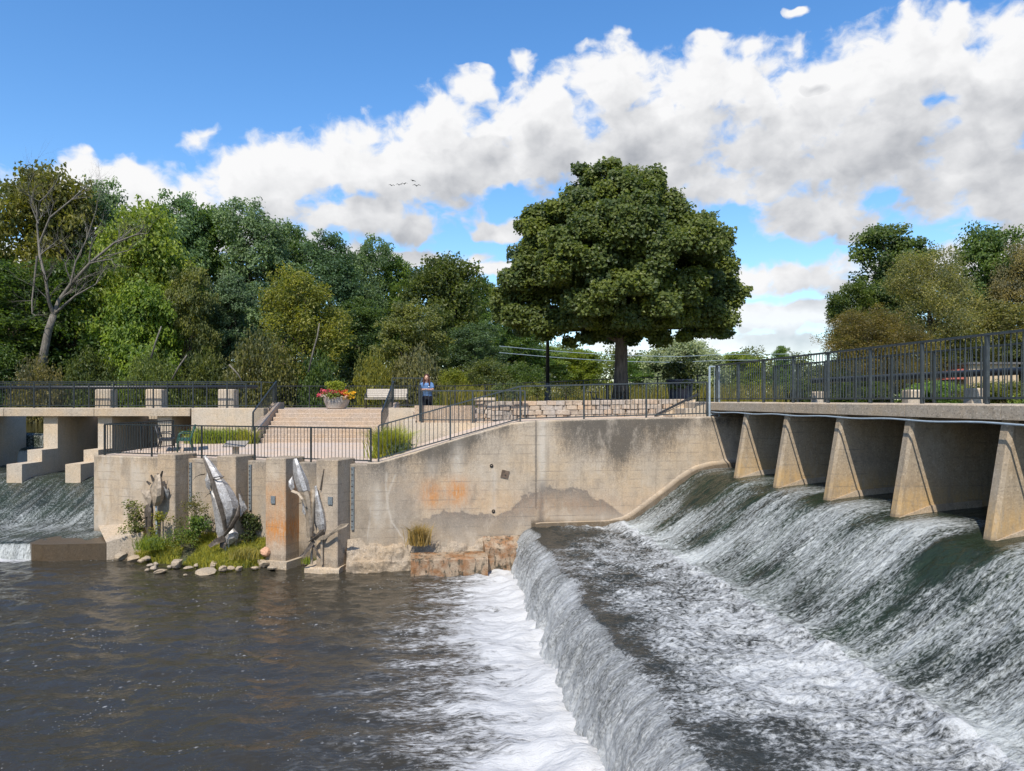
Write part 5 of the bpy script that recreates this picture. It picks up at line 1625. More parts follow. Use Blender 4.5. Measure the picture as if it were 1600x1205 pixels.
# ------------------------------------------------------------------ vegetation
def unitv(a):
    return a / np.maximum(np.linalg.norm(a, axis=1, keepdims=True), 1e-9)


def leaf_mesh(name, C, Nrm, size, tint, mat, asp=0.62, fold=0.18, seed=0):
    """one small folded leaf (two triangles back to back along the midrib) at every point"""
    r = np.random.default_rng(seed)
    n = len(C)
    t = unitv(np.cross(Nrm, r.normal(size=(n, 3))))
    b = np.cross(Nrm, t)
    s = (size if np.ndim(size) else np.full(n, size))[:, None]
    V = np.empty((n, 4, 3))
    V[:, 0] = C - t * s * 0.5
    V[:, 1] = C + b * s * 0.5 * asp + Nrm * s * fold
    V[:, 2] = C + t * s * 0.5
    V[:, 3] = C - b * s * 0.5 * asp + Nrm * s * fold
    base = np.arange(n)[:, None] * 4
    F = np.concatenate([base + np.array([[0, 1, 2]]), base + np.array([[0, 2, 3]])])
    return np_mesh(name, V.reshape(-1, 3), F, mat, attrs={'tint': np.repeat(np.clip(tint, 0, 1), 4)}, smooth=False)


def clump_leaves(centers, radii, per, r, flat=0.7, up=0.55, upper=-0.45, droop=0.0):
    """leaves over the upper shell of every clump"""
    cs, ns, ts = [], [], []
    for c, rad in zip(centers, radii):
        k = max(4, int(per * (rad / np.mean(radii)) ** 2))
        g = np.clip(r.normal(size=(k, 3)), -1.75, 1.75) * np.array([0.52, 0.52, 0.52 * flat])
        d = unitv(g + 1e-6)
        p = c + g * rad
        if droop:
            p[:, 2] -= droop * r.random(k) ** 1.5 * rad * 2
        n_ = unitv(d * 0.45 + np.array([-0.17, -0.52, up + 0.2]) + 0.60 * r.normal(size=(k, 3)))
        cs.append(p); ns.append(n_); ts.append(np.clip(0.45 + 0.22 * r.normal() + 0.22 * r.normal(size=k), 0, 1))
    return np.concatenate(cs), np.concatenate(ns), np.concatenate(ts)


def limb_tubes(mb, base, top, targets, r0, r, n=8):
    """trunk from base to top, limbs on to each target"""
    base, top = Vector(base), Vector(top)
    k = 7
    path = [base.lerp(top, i / (k - 1)) + Vector((r.normal() * r0 * 0.25, r.normal() * r0 * 0.25, 0)) * (0 < i < k - 1) for i in range(k)]
    rad = [r0 * (1.25 if i == 0 else 1.06 if i == 1 else 1 - 0.35 * i / (k - 1)) for i in range(k)]
    mb.tube(path, rad, n + 2)
    for t_ in targets:
        t_ = Vector(t_)
        f = r.uniform(0.62, 1.0)
        s_ = base.lerp(top, f)
        m1 = s_.lerp(t_, 0.35) + Vector((r.normal(), r.normal(), abs(r.normal()))) * 0.06 * (t_ - s_).length
        m2 = s_.lerp(t_, 0.7) + Vector((r.normal(), r.normal(), r.normal())) * 0.06 * (t_ - s_).length
        ra = r0 * r.uniform(0.32, 0.5)
        mb.tube([s_, m1, m2, t_], [ra, ra * 0.7, ra * 0.42, ra * 0.15], 6, cap=False)


def make_variant(seed, H, Rr, base_f, nlobe, nclump, per, leaf, shape='round', mat='leaf', droop=0.0, flat=0.7, crad=0.17):
    """a tree in real metres, handed back as (crown mesh, trunk mesh, H, R)"""
    r = np.random.default_rng(seed)
    lobes = []
    for i in range(nlobe):
        a = r.uniform(0, 2 * math.pi); f = i / max(1, nlobe - 1)
        z = H * (base_f + (0.98 - base_f) * (0.10 + 0.80 * (i + r.random()) / nlobe))
        h = (z / H - base_f) / (1 - base_f)
        if shape == 'round':
            env = math.sqrt(max(0.05, 1 - (1.75 * (h - 0.42)) ** 2))
        elif shape == 'tall':
            env = 0.85 * math.sqrt(max(0.06, 1 - (1.3 * (h - 0.3)) ** 2))
        else:
            env = 0.55 + 0.45 * math.sin(math.pi * min(1, h * 1.1))
        rad = Rr * r.uniform(0.36, 0.56)
        d = max(0.0, Rr * env - rad * 0.8) * r.uniform(0.6, 1.0)
        lobes.append((d * math.cos(a), d * math.sin(a), min(z, H - rad * 0.75), rad))
    lobes += [(0, 0, H * (base_f + f * (1 - base_f)), Rr * g) for f, g in ((0.25, 0.6), (0.5, 0.66), (0.72, 0.52))]
    lobes.append((r.uniform(-.15, .15) * Rr, r.uniform(-.15, .15) * Rr, H - Rr * 0.36, Rr * 0.36))
    L = np.array(lobes)
    wgt = L[:, 3] ** 2; wgt /= wgt.sum()
    idx = r.choice(len(L), nclump, p=wgt)
    d = unitv(r.normal(size=(nclump, 3)))
    d[:, 2] = np.where(d[:, 2] < -0.5, -d[:, 2], d[:, 2])
    rr = L[idx, 3] * (0.62 + 0.42 * r.random(nclump))
    cen = L[idx, :3] + d * rr[:, None] * np.array([1, 1, 0.85])
    crad_ = Rr * crad * r.uniform(0.7, 1.35, nclump)
    C, Nn, T = clump_leaves(cen, crad_, per, r, flat=flat, droop=droop)
    ok = C[:, 2] > 0.02 * H
    C, Nn, T = C[ok], Nn[ok], T[ok]
    cm = leaf_mesh('crown', C, Nn, leaf * r.uniform(0.7, 1.3, len(C)), T, M[mat], seed=seed)
    mb = MB()
    limb_tubes(mb, (0, 0, -0.3), (r.normal() * 0.4, r.normal() * 0.4, H * 0.55), [tuple(p[:3]) for p in lobes], 0.02 * H, r)
    tm = mb.mesh('trunk', M['bark'], True)
    return cm, tm, H, Rr


VAR = {
    'a': make_variant(11, 17, 5.5, 0.12, 15, 330, 70, 0.36, 'round'),
    'b': make_variant(12, 18, 5.0, 0.10, 16, 330, 70, 0.34, 'tall'),
    'c': make_variant(13, 16, 6.0, 0.10, 17, 360, 64, 0.40, 'round'),
    's': make_variant(14, 17, 5.2, 0.12, 16, 420, 66, 0.30, 'round', 'leaf_silver', crad=0.14),
    't': make_variant(15, 18, 5.0, 0.10, 18, 420, 66, 0.30, 'tall', 'leaf_silver', crad=0.14),
    'd': make_variant(16, 15, 5.0, 0.18, 14, 300, 62, 0.28, 'spread', crad=0.15, flat=0.5),
    'e': make_variant(17, 14, 5.0, 0.20, 13, 260, 70, 0.26, 'spread', droop=0.25, crad=0.16),
    'w': make_variant(18, 12, 6.0, 0.05, 14, 300, 110, 0.30, 'round', 'leaf_silver', droop=1.1, crad=0.13, flat=0.6),
    'f': make_variant(19, 12, 5.0, 0.06, 18, 420, 110, 0.15, 'round', droop=0.35, crad=0.13),
    'p': make_variant(20, 14, 4.2, 0.10, 17, 330, 100, 0.24, 'tall', crad=0.15),
    'u': make_variant(21, 4, 2.4, 0.0, 12, 150, 100, 0.16, 'round', crad=0.22),
    'v': make_variant(22, 3.5, 2.6, 0.0, 14, 170, 90, 0.14, 'spread', droop=0.3, crad=0.2),
}
DK, MD, SV, YG, OL, BR, LT = (.048, .080, .032), (.064, .106, .040), (.082, .118, .060), (.104, .136, .038), (.090, .114, .050), (.116, .116, .072), (.092, .136, .044)
RS = np.random.default_rng(99)


def tree(px, pyt, hw, Y, var, col, label, cat='tree', name='tree', group=None, base=None):
    cm, tm, H, Rr = VAR[var]
    X = (px - 800) / FPX * Y
    zb = float(land_h(np.array([X]), np.array([Y]))[0]) if base is None else base
    h = CAMH - (pyt - HOR) / FPX * Y - zb
    wd = hw * 1.10 / FPX * Y
    t = empty(name, (X, Y, zb), label, cat, group, RS.uniform(0, 6.28))
    sc = (wd / Rr, wd / Rr, h / H)
    jv = RS.uniform(1.75, 2.15)
    jc = [c * jv * RS.uniform(0.95, 1.05) for c in col]
    c = link('crown' if name != 'shrub' else 'foliage', cm, t, scale=sc); c.color = (*jc, 1)
    if name != 'shrub' or True:
        k = link('trunk' if name != 'shrub' else 'stem', tm, t, scale=sc)
    return t


G1 = 'trees of the wood across the river'
WOOD = [
    (-60, 292, 105, 68, 'a', MD, 'broad green tree of the wood cut off by the picture edge'),
    (70, 264, 80, 69, 'c', (.085, .092, .030), 'tallest olive topped tree rising behind the bare dead tree'),
    (165, 286, 62, 74, 's', SV, 'silvery green tree top between the olive giant and the yellowish broad tree'),
    (228, 322, 80, 62, 'c', YG, 'broad yellow green tree with heavy drooping boughs beside the dead tree'),
    (275, 300, 66, 76, 't', SV, 'grey green tree crown just behind the broad yellow green tree'),
    (335, 316, 62, 80, 'a', MD, 'mid green rounded crown on the skyline between two silvery ones'),
    (395, 322, 72, 76, 's', SV, 'large silvery green crown with fluffy tufts highest along the middle of the wood'),
    (450, 345, 48, 84, 'b', DK, 'dark narrow crown in the notch beside the large silvery one'),
    (512, 362, 64, 78, 't', (.055, .088, .045), 'blue green tall tree above the yellow olive one'),
    (572, 376, 52, 84, 's', SV, 'pale silvery crown stepping down the skyline'),
    (622, 398, 46, 86, 'b', MD, 'small green crown low on the skyline before the wide dark tree'),
    (694, 402, 70, 76, 'c', (.052, .066, .028), 'wide dark brownish green tree at the end of the wood, blue sky above'),
    (752, 432, 44, 92, 'b', MD, 'slim green tree in the gap between the wide dark tree and the maple'),
    (800, 480, 62, 98, 'a', (.055, .090, .040), 'hazy green tree half hidden by the lower boughs of the maple'),
    (15, 405, 80, 58, 'b', DK, 'very dark tree in the corner in front of the wood'),
    (128, 400, 82, 61, 'a', (.042, .072, .022), 'deep green tree standing behind the trunk of the dead tree'),
    (222, 445, 62, 57, 'c', (.085, .125, .022), 'bright lime green lower tree under the broad yellow green one'),
    (300, 415, 46, 60, 'd', (.080, .098, .038), 'slender light olive tree with spreading sprays before the silvery crowns'),
    (362, 430, 52, 64, 't', (.060, .088, .050), 'bluish green middle tree beneath the large silvery crown'),
    (472, 420, 76, 60, 'e', (.096, .112, .034), 'yellow olive tree with a pale crooked trunk in front of the wood'),
    (560, 462, 52, 68, 'b', DK, 'dark shaded tree between the two olive trees'),
    (640, 470, 66, 60, 'd', (.084, .095, .042), 'feathery olive green tree in front of the wide dark tree'),
    (745, 505, 52, 66, 's', (.060, .085, .048), 'soft grey green small tree beside the lamp post'),
    (850, 540, 44, 104, 'd', LT, 'light green tree seen under the maple left of its trunk'),
    (905, 548, 46, 108, 'c', (.095, .120, .030), 'yellow green bushy tree seen under the maple close to its trunk'),
    (1010, 556, 40, 112, 'a', MD, 'green tree seen just right of the maple trunk'),
]
for i, row in enumerate(WOOD):
    tree(*row, group=G1)
tree(1070, 524, 66, 84, 'w', (.145, .150, .100), 'pale silvery willow with drooping branches seen right of the maple', name='willow_tree')
tree(1150, 552, 42, 110, 'c', (.095, .115, .030), 'low yellow green tree right of the willow', group=G1)
tree(1222, 539, 20, 120, 'p', MD, 'small pointed tree peeping over the bridge railing', group=G1)
G2 = 'trees on the right bank'
RIGHT = [
    (1392, 345, 78, 54, 'p', (.046, .075, .024), 'dark green poplar like tree with spiky top behind the brown feathery tree'),
    (1330, 440, 48, 52, 'p', (.050, .078, .026), 'dark leafy tree with an arm reaching out over the bridge railing'),
    (1452, 392, 92, 47, 'f', BR, 'big brown feathery tree with fine thin leaves above the bridge railing'),
    (1535, 345, 66, 54, 'a', (.055, .085, .030), 'green tree topping the group behind the brown feathery tree'),
    (1612, 362, 66, 50, 'f', (.105, .092, .048), 'brownish olive tree cut by the picture edge'),
    (1372, 480, 86, 44, 'f', (.100, .090, .050), 'low spreading brown tree hanging down to the bridge railing'),
    (1560, 470, 80, 47, 'e', (.088, .092, .040), 'olive green lower tree in front of the green topped one'),
    (1480, 520, 70, 46, 'e', (.050, .060, .028), 'shadowy small tree low behind the bridge railing'),
    (1640, 500, 60, 44, 'e', (.046, .062, .028), 'dark small tree at the edge above the railing'),
]
for row in RIGHT:
    tree(*row, group=G2)
G3 = 'shrubs along the foot of the wood'
SHR = [
    (-20, 540, 60, 55, 'u', DK, 'dark shrub in the corner under the very dark tree'),
    (62, 566, 48, 52, 'v', (.105, .100, .060), 'straw coloured dry shrub at the foot of the dead tree'),
    (140, 560, 52, 54, 'u', (.050, .070, .025), 'dark green shrub right of the dead tree trunk'),
    (235, 556, 50, 53, 'v', (.075, .095, .032), 'mid green shrub before the leaning pale log'),
    (320, 562, 48, 54, 'u', (.060, .080, .032), 'rounded shrub above the last concrete post'),
    (408, 524, 62, 55, 'v', (.088, .090, .046), 'large dry olive shrub above the top of the stairs railing'),
    (500, 566, 46, 56, 'u', DK, 'dark shrub behind the flower bowl'),
    (585, 556, 40, 56, 'v', (.105, .115, .030), 'yellow green shrub behind the wooden bench'),
    (650, 548, 52, 57, 'v', (.090, .092, .048), 'spiky dry olive shrub above the railing panel'),
    (708, 580, 30, 55, 'u', (.110, .125, .026), 'small bright yellow green shrub behind the standing woman'),
    (762, 566, 48, 58, 'u', (.062, .080, .042), 'greyish shrub left of the lamp post'),
    (815, 572, 42, 58, 'u', (.050, .078, .030), 'green shrub behind the lamp post'),
]
for row in SHR:
    tree(*row, cat='shrub', name='shrub', group=G3)
G4 = 'shrubs behind the bridge gear'
for row in [(1460, 598, 50, 40, 'u', LT, 'light green shrub behind the concrete post by the bridge'), (1560, 596, 56, 38, 'v', (.10, .118, .036), 'yellowish shrub under the tan building'), (1345, 590, 44, 42, 'u', (.05, .075, .028), 'dark green shrub low behind the far bays of the bridge railing'), (1250, 596, 40, 46, 'u', (.062, .085, .03), 'green shrub at the end of the right bank'), (1640, 590, 50, 36, 'v', LT, 'light shrub at the edge behind the bridge railing')]:
    tree(*row, cat='shrub', name='shrub', group=G4)


# added wood outside the picture, screening low sky light from the bridge bays
r = np.random.default_rng(25)
cen = []; rad = []
for _ in range(620):
    y = r.uniform(-14, 46); z = 4.5 + 13.5 * r.random()
    cen.append((-43.5 + 3.0 * r.normal() * (1 - 0.3 * z / 18) - 0.12 * max(0, y - 28), y, z + 2.0 * math.sin(y * 0.5))); rad.append(r.uniform(1.3, 2.4))
C, Nn, T = clump_leaves(np.array(cen), np.array(rad), 70, r)
o = link('sky_screen_wood', leaf_mesh('sky_screen_wood', C, Nn, 0.5 * r.uniform(0.7, 1.3, len(C)), T, M['leaf'], seed=14))
o.color = (.085, .115, .045, 1)
props(o, 'unseen green wood added on the weir side bank to screen low sky light', None, None, 'stuff')

# far wood as one mass
r = np.random.default_rng(5)
cen = []; rad = []
for _ in range(420):
    px = r.uniform(760, 1330); Y = r.uniform(135, 175)
    top = np.interp(px, [760, 840, 900, 1000, 1100, 1180, 1260, 1330], [520, 535, 548, 553, 562, 556, 566, 572]) + 8 * math.sin(px * 0.09) + 5 * math.sin(px * 0.23)
    zt = CAMH - (top - HOR) / FPX * Y
    z = 4.5 + (zt - 4.5) * r.random() ** 0.6
    cen.append(((px - 800) / FPX * Y, Y, z)); rad.append(r.uniform(1.4, 2.6))
C, Nn, T = clump_leaves(np.array(cen), np.array(rad), 90, r)
o = link('far_wood', leaf_mesh('far_wood', C, Nn, 0.55 * r.uniform(0.7, 1.3, len(C)), T, M['leaf'], seed=3))
o.color = (.105, .130, .055, 1)
props(o, 'far wood of light green trees along the horizon beyond the plaza', None, None, 'stuff')

def blades(name, P, h, wd, lean, tint, mat, seed):
    """thin bent blades of grass: three points high, tapering"""
    r_ = np.random.default_rng(seed); n = len(P)
    a = r_.uniform(0, 2 * math.pi, n); ln = np.stack([np.cos(a), np.sin(a), np.zeros(n)], -1)
    sd = np.stack([-np.sin(a + 1.2), np.cos(a + 1.2), np.zeros(n)], -1) * (wd / 2)[:, None] if np.ndim(wd) else np.stack([-np.sin(a + 1.2), np.cos(a + 1.2), np.zeros(n)], -1) * wd / 2
    hh = h[:, None]; le = lean[:, None]
    up = np.array([0, 0, 1.0])
    m_ = P + up * hh * 0.6 + ln * le * hh * 0.3
    t_ = P + up * hh * (1.0 - 0.35 * le) + ln * le * hh
    V = np.stack([P - sd, P + sd, m_ + sd * 0.75, m_ - sd * 0.75, t_], 1)
    b = np.arange(n)[:, None] * 5
    F = np.concatenate([b + np.array([[0, 1, 2]]), b + np.array([[0, 2, 3]]), b + np.array([[3, 2, 4]])])
    return np_mesh(name, V.reshape(-1, 3), F, mat, attrs={'tint': np.repeat(tint, 5)}, smooth=False)



# undergrowth that closes the foot of the wood, and reeds behind the plaza
r = np.random.default_rng(15)
cen = []; rad = []
for _ in range(520):
    px = r.uniform(-120, 850); Y = r.uniform(59.5, 66)
    cen.append(((px - 800) / FPX * Y, Y, 4.0 + 3.6 * r.random())); rad.append(r.uniform(0.7, 1.3))
C, Nn, T = clump_leaves(np.array(cen), np.array(rad), 60, r)
o = link('undergrowth', leaf_mesh('undergrowth', C, Nn, 0.28 * r.uniform(0.7, 1.3, len(C)), T, M['leaf'], seed=6))
o.color = (.075, .100, .045, 1)
props(o, 'dark undergrowth filling the foot of the wood across the river', None, None, 'stuff')
cen = []; rad = []
for _ in range(260):
    px = r.uniform(1290, 1700); Y = r.uniform(48, 56)
    cen.append(((px - 800) / FPX * Y, Y, 4.0 + 3.0 * r.random())); rad.append(r.uniform(0.6, 1.1))
C, Nn, T = clump_leaves(np.array(cen), np.array(rad), 60, r)
o = link('undergrowth', leaf_mesh('undergrowth', C, Nn, 0.24 * r.uniform(0.7, 1.3, len(C)), T, M['leaf'], seed=9))
o.color = (.075, .095, .045, 1)
props(o, 'dark undergrowth under the trees beyond the bridge on the slanted piers', None, None, 'stuff')
n = 5200
X_ = r.uniform(-4, 15, n); Y_ = r.uniform(40.2, 46, n)
P = np.stack([X_, Y_, land_h(X_, Y_) - 0.05], -1)
o = link('reeds', blades('reeds', P, r.uniform(0.9, 1.9, n), 0.055, r.uniform(0.05, 0.5, n), np.clip(r.normal(0.55, 0.28, n), 0, 1), M['grass'], 5))
o.color = (.15, .155, .045, 1)
props(o, 'yellowish green reeds and tall grass behind the plaza railing', None, None, 'stuff')

# bare dead tree
r = np.random.default_rng(31)


def grow(mb, p, d, L, rad, depth):
    k = 5
    pts = [p]; rr = [rad]
    for i in range(1, k):
        d = (d + Vector((r.normal(), r.normal() * 0.6, r.normal() * 0.5 + 0.10)) * 0.13).normalized()
        pts.append(pts[-1] + d * L / (k - 1)); rr.append(rad * (1 - 0.45 * i / (k - 1)))
    mb.tube(pts, rr, 7 if depth < 3 else 5, cap=False)
    if depth >= 5 or L < 0.5: return
    nb = 2 if depth < 2 else 3
    for j in range(nb):
        f = 1.0 if j == 0 else r.uniform(0.45, 0.95)
        i = min(k - 1, int(f * (k - 1)))
        nd = (d + Vector((r.normal() * 0.55, r.normal() * 0.5, r.normal() * 0.25 + 0.16))).normalized()
        grow(mb, pts[i], nd, L * r.uniform(0.62, 0.82), rr[i] * (0.78 if j == 0 else 0.55), depth + 1)


Yd = 54.0
b0 = at(66, 560, Yd); b0.z = float(land_h(np.array([b0.x]), np.array([Yd]))[0])
dt = empty('dead_tree', b0, 'bare grey dead tree with forked pale limbs at the front of the wood', 'tree')
loc = lambda px, py, dy=0: at(px, py, Yd + dy) - b0
mb = MB()
mb.tube([loc(62, 592), loc(70, 545), loc(76, 515), loc(84, 492)], [.34, .27, .25, .23], 10)
dt_t = mb.build('trunk', M['bark_pale'], dt, smooth=True)
limbs = [([(84, 492), (92, 470), (110, 445), (140, 412), (178, 380), (210, 368)], .26), ([(84, 492), (76, 470), (72, 440), (62, 400), (58, 350), (62, 315)], .22),
         ([(88, 488), (118, 462), (150, 444)], .17), ([(58, 400), (50, 470), (50, 490)], .12), ([(62, 380), (78, 340), (112, 312), (130, 295)], .13), ([(110, 445), (118, 410), (135, 375), (150, 330)], .12), ([(140, 412), (165, 400), (200, 392)], .09), ([(60, 350), (48, 320), (44, 290)], .09)]
mb = MB()
for pts, ra in limbs:
    q_ = [loc(x, y, r.normal() * 0.5 * i) for i, (x, y) in enumerate(pts)]
    mb.tube(q_, [ra * 0.62 * (1 - 0.65 * i / (len(q_) - 1)) for i in range(len(q_))], 8, cap=False)
    for i in range(1, len(q_)):
        for _ in range(2):
            d = (q_[i] - q_[i - 1]).normalized()
            d = (d + Vector((r.normal() * 0.6, r.normal() * 0.4, r.normal() * 0.3 + 0.25))).normalized()
            grow(mb, q_[i], d, 1.5 * r.uniform(0.7, 1.2), ra * 0.2, 2)
mb.build('branches', M['bark_pale'], dt, smooth=True)
for pts, ra, lab in (([(236, 560), (243, 535), (252, 510)], .12, 'pale leaning trunk stub below the lime green tree'), ([(268, 595), (280, 572), (292, 555)], .13, 'pale slanting log leaning left of the last concrete posts'),
                     ([(482, 582), (489, 550), (496, 525), (499, 505)], .12, 'pale crooked trunk in the yellow olive tree'), ([(358, 570), (372, 585), (380, 600)], .11, 'fallen grey trunk behind the far railing')):
    q_ = [at(x, y, 52.5) for x, y in pts]
    o = MB().tube([p - q_[0] for p in q_], [ra * 0.55 * (1 - 0.5 * i / len(q_)) for i in range(len(q_))], 8).build('leaning_trunk', M['bark_pale'], None, q_[0], smooth=True)
    props(o, lab, 'tree trunk')

# ------------------------------------------------------------------ the big maple
YM = 29.2
mz = 4.86
mo = at(969, 640, YM); mo.z = mz
maple = empty('maple_tree', mo, 'big round crowned dark green maple standing alone on the plaza', 'tree')
LOB = [  # bearing of centre, half sizes, depth offset, half depth
    (968, 445, 118, 78, 0, 3.2), (968, 328, 56, 56, 0, 1.9), (912, 290, 19, 32, 0.2, .5), (945, 280, 24, 22, -.2, .8), (985, 285, 30, 22, .3, .8), (1014, 304, 28, 28, 0, .9), (1044, 336, 28, 34, .2, .9),
    (1084, 385, 44, 42, 0, 1.5), (1108, 442, 42, 42, .2, 1.6), (1130, 468, 26, 20, 0, 1.0), (1100, 500, 58, 28, .3, 1.8), (1030, 512, 60, 22, -.6, 1.8),
    (862, 380, 38, 42, 0, 1.3), (822, 430, 42, 46, 0, 1.5), (806, 468, 36, 34, .1, 1.2), (838, 500, 48, 26, .2, 1.6), (905, 515, 58, 22, -.4, 1.8), (965, 515, 70, 16, .8, 2.2),
    (900, 420, 70, 60, -2.2, 1.6), (1030, 420, 70, 60, -2.2, 1.6), (968, 480, 90, 34, -2.4, 1.5), (968, 390, 80, 60, -1.9, 1.6), (900, 345, 42, 42, -.8, 1.3), (960, 430, 90, 70, 2.4, 1.6), (1156, 456, 14, 7, 0, .5), (835, 345, 24, 20, .1, .7),
]
r = np.random.default_rng(77)
cen, rad = [], []
sc_ = YM / FPX
for (lx, ly, rx, ry, dy, rd) in LOB:
    n = int(6 + 0.0034 * rx * ry * 1.15 + 0.09 * (rx + ry))
    n = int(n * 1.15)
    d = unitv(r.normal(size=(n, 3)))
    d[:, 1] = np.where((d[:, 1] > 0.2) & (r.random(n) < 0.5), -d[:, 1], d[:, 1])
    k = (0.60 + 0.42 * r.random(n))[:, None]
    p = np.stack([(lx - 800) * sc_ + d[:, 0] * k[:, 0] * rx * sc_, YM + dy + d[:, 1] * k[:, 0] * rd, CAMH - (ly - HOR) * sc_ + d[:, 2] * k[:, 0] * ry * sc_], -1)
    cen.append(p); rad.append(r.uniform(0.34, 0.66, n) * min(1.0, (min(rx, ry) * sc_ / 0.75) ** 0.5))
cen = np.concatenate(cen); rad = np.concatenate(rad) * 0.86
lay = np.sin(cen[:, 2] * 5.2 + 1.3 * np.sin(cen[:, 0] * 1.7) + 1.1 * np.sin(cen[:, 1] * 1.9))
cen[:, 2] -= 0.03 * np.cos(cen[:, 2] * 5.2 + 1.3 * np.sin(cen[:, 0] * 1.7) + 1.1 * np.sin(cen[:, 1] * 1.9))
kp = r.random(len(cen)) < 0.86
cen, rad = cen[kp], rad[kp]
C, Nn, T = clump_leaves(cen, rad, 430, r, flat=0.74, up=0.5)
C -= np.array(mo)
cr = link('crown', leaf_mesh('crown', C, Nn, 0.135 * r.uniform(0.7, 1.3, len(C)), T, M['leaf'], asp=0.85, seed=8), maple)
cr.color = (.108, .150, .048, 1)
mb = MB()
tg = [tuple(Vector(((lx - 800) * sc_, YM + dy, CAMH - (ly - HOR) * sc_)) - mo) for (lx, ly, rx, ry, dy, rd) in LOB[:18]]
limb_tubes(mb, (0, 0, -0.1), (0.0, 0, 3.9), tg, 0.30, r, 10)
mb.build('trunk', M['bark'], maple, smooth=True)

# ------------------------------------------------------------------ grassy bank under the pillars
WL = [fpt(px, py) for px, py in ((196, 866), (208, 871), (240, 879), (290, 886), (340, 891), (400, 887), (420, 886))]
nb = 60
ts_ = np.linspace(0, len(WL) - 1, nb)
fx_ = np.interp(ts_, range(len(WL)), [p.x for p in WL]); fy_ = np.interp(ts_, range(len(WL)), [p.y for p in WL])
sb = np.linspace(1.9, LEN_L - 2.5, nb)
bx_ = L0.x + DL.x * sb; by_ = L0.y + DL.y * sb
tt = np.linspace(-0.08, 1, 26)
GX_ = fx_[:, None] + (bx_ - fx_)[:, None] * tt; GY_ = fy_[:, None] + (by_ - fy_)[:, None] * tt
GZ_ = -0.10 + 0.72 * np.clip(tt, 0, 1)[None, :] ** 0.8 + 0.10 * (fbm(GX_ * 2, GY_ * 2, 7, 4) - 0.5)
o = link('bank', np_mesh('bank', np.stack([GX_, GY_, GZ_], -1).reshape(-1, 3), grid_faces(nb, 26), M['soil']))
props(o, 'earth bank at the foot of the pillared wall', None, None, 'structure')


r = np.random.default_rng(41)
n = 24000
i0 = r.uniform(3, nb - 1.01, n); j0 = r.uniform(3.5, 24.9, n)
ii, jj = i0.astype(int), j0.astype(int)
P = np.stack([GX_[ii, jj], GY_[ii, jj], GZ_[ii, jj]], -1) + np.stack([r.uniform(-.11, .11, n), r.uniform(-.05, .05, n), np.full(n, -.02)], -1)
dens = fbm(P[:, 0] * 1.2, P[:, 1] * 1.2, 44, 3)
kk = dens > 0.30
P = P[kk]; dens = dens[kk]; n = len(P)
h = r.uniform(0.14, 0.40, n) * (0.6 + 1.1 * (dens - 0.3))
o = link('bank_grass', blades('bank_grass', P, h, 0.022, r.uniform(0.1, 0.9, n), np.clip(r.normal(0.5, 0.3, n), 0, 1), M['grass'], 4))
o.color = (.27, .30, .075, 1)
props(o, 'long yellowish green grass on the bank below the metal fish', None, None, 'stuff')


def weed(loc, h, wd, n, col, label, leaf=0.06, name='weed', mat='leaf', seed=1, group=None, stems=True, grassy=False, dep=None):
    r_ = np.random.default_rng(seed)
    loc = Vector(loc)
    root = empty(name, loc, label, 'plant', group)
    dep = dep or wd * 0.7
    if grassy:
        P = np.stack([r_.normal(0, wd * 0.2, n), r_.normal(0, dep * 0.2, n), np.zeros(n)], -1)
        me = blades('foliage', P, h * r_.uniform(0.55, 1.05, n), leaf, r_.uniform(0.1, 0.95, n) * min(1.0, wd / h), np.clip(r_.normal(0.5, 0.25, n), 0, 1), M[mat], seed)
    else:
        k = max(6, n // 26)
        c = np.stack([r_.normal(0, wd * 0.26, k), r_.normal(0, dep * 0.26, k), h * r_.uniform(0.12, 0.92, k)], -1)
        c[:, :2] *= (1.15 - 0.6 * c[:, 2:3] / h)
        C, Nn, T = clump_leaves(c, np.full(k, 0.16 * max(h, wd)) * r_.uniform(0.6, 1.3, k), n // k, r_)
        C[:, 2] = np.maximum(C[:, 2], 0.0)
        me = leaf_mesh('foliage', C, Nn, leaf * r_.uniform(0.6, 1.4, len(C)), T, M[mat], seed=seed)
    f = link('foliage', me, root); f.color = (*[c_ * (2.0 if grassy else 1.4) for c_ in col], 1)
    if stems:
        mb = MB()
        for _ in range(7):
            a = r_.uniform(0, 6.28); t_ = Vector((math.cos(a) * wd * 0.3 * r_.random(), math.sin(a) * dep * 0.3 * r_.random(), h * r_.uniform(0.6, 0.98)))
            mb.tube([(t_.x * 0.15, t_.y * 0.15, -0.05), t_ * 0.5 + Vector((0.02, 0, 0.04)), t_], [0.010, 0.007, 0.003], 5, cap=False)
        mb.build('stem', M['bark'], root)
    return root


def bank_pt(px, py, Y):
    p = at(px, py, Y)
    return p


weed(bank_pt(212, 838, 23.7), 1.15, 0.70, 1000, (.095, .115, .045), 'tall pale leafy weed covering the lower half of the small metal fish', 0.075, seed=2)
weed(bank_pt(248, 842, 23.1), 0.9, 0.4, 420, (.15, .16, .02), 'yellow flowering weed at the post of the small metal fish', 0.06, seed=3)
weed(bank_pt(303, 826, 23.1), 1.15, 0.9, 900, (.085, .090, .040), 'tall seeding brownish weed in the bay beside the big fish', 0.055, seed=4)
weed(bank_pt(312, 838, 22.9), 0.6, 0.9, 900, (.075, .125, .03), 'bushy dark green weed at the base of the first pillar', 0.075, seed=5)
weed(bank_pt(388, 850, 22.95), 0.95, 0.65, 900, (.036, .055, .022), 'dark shaded weed behind the tail of the big fish', 0.075, seed=6)
weed(bank_pt(236, 858, 23.0), 0.55, 1.0, 420, (.10, .14, .03), 'clump of tall grass in front of the small metal fish', 0.02, seed=7, grassy=True, stems=False, mat='grass')
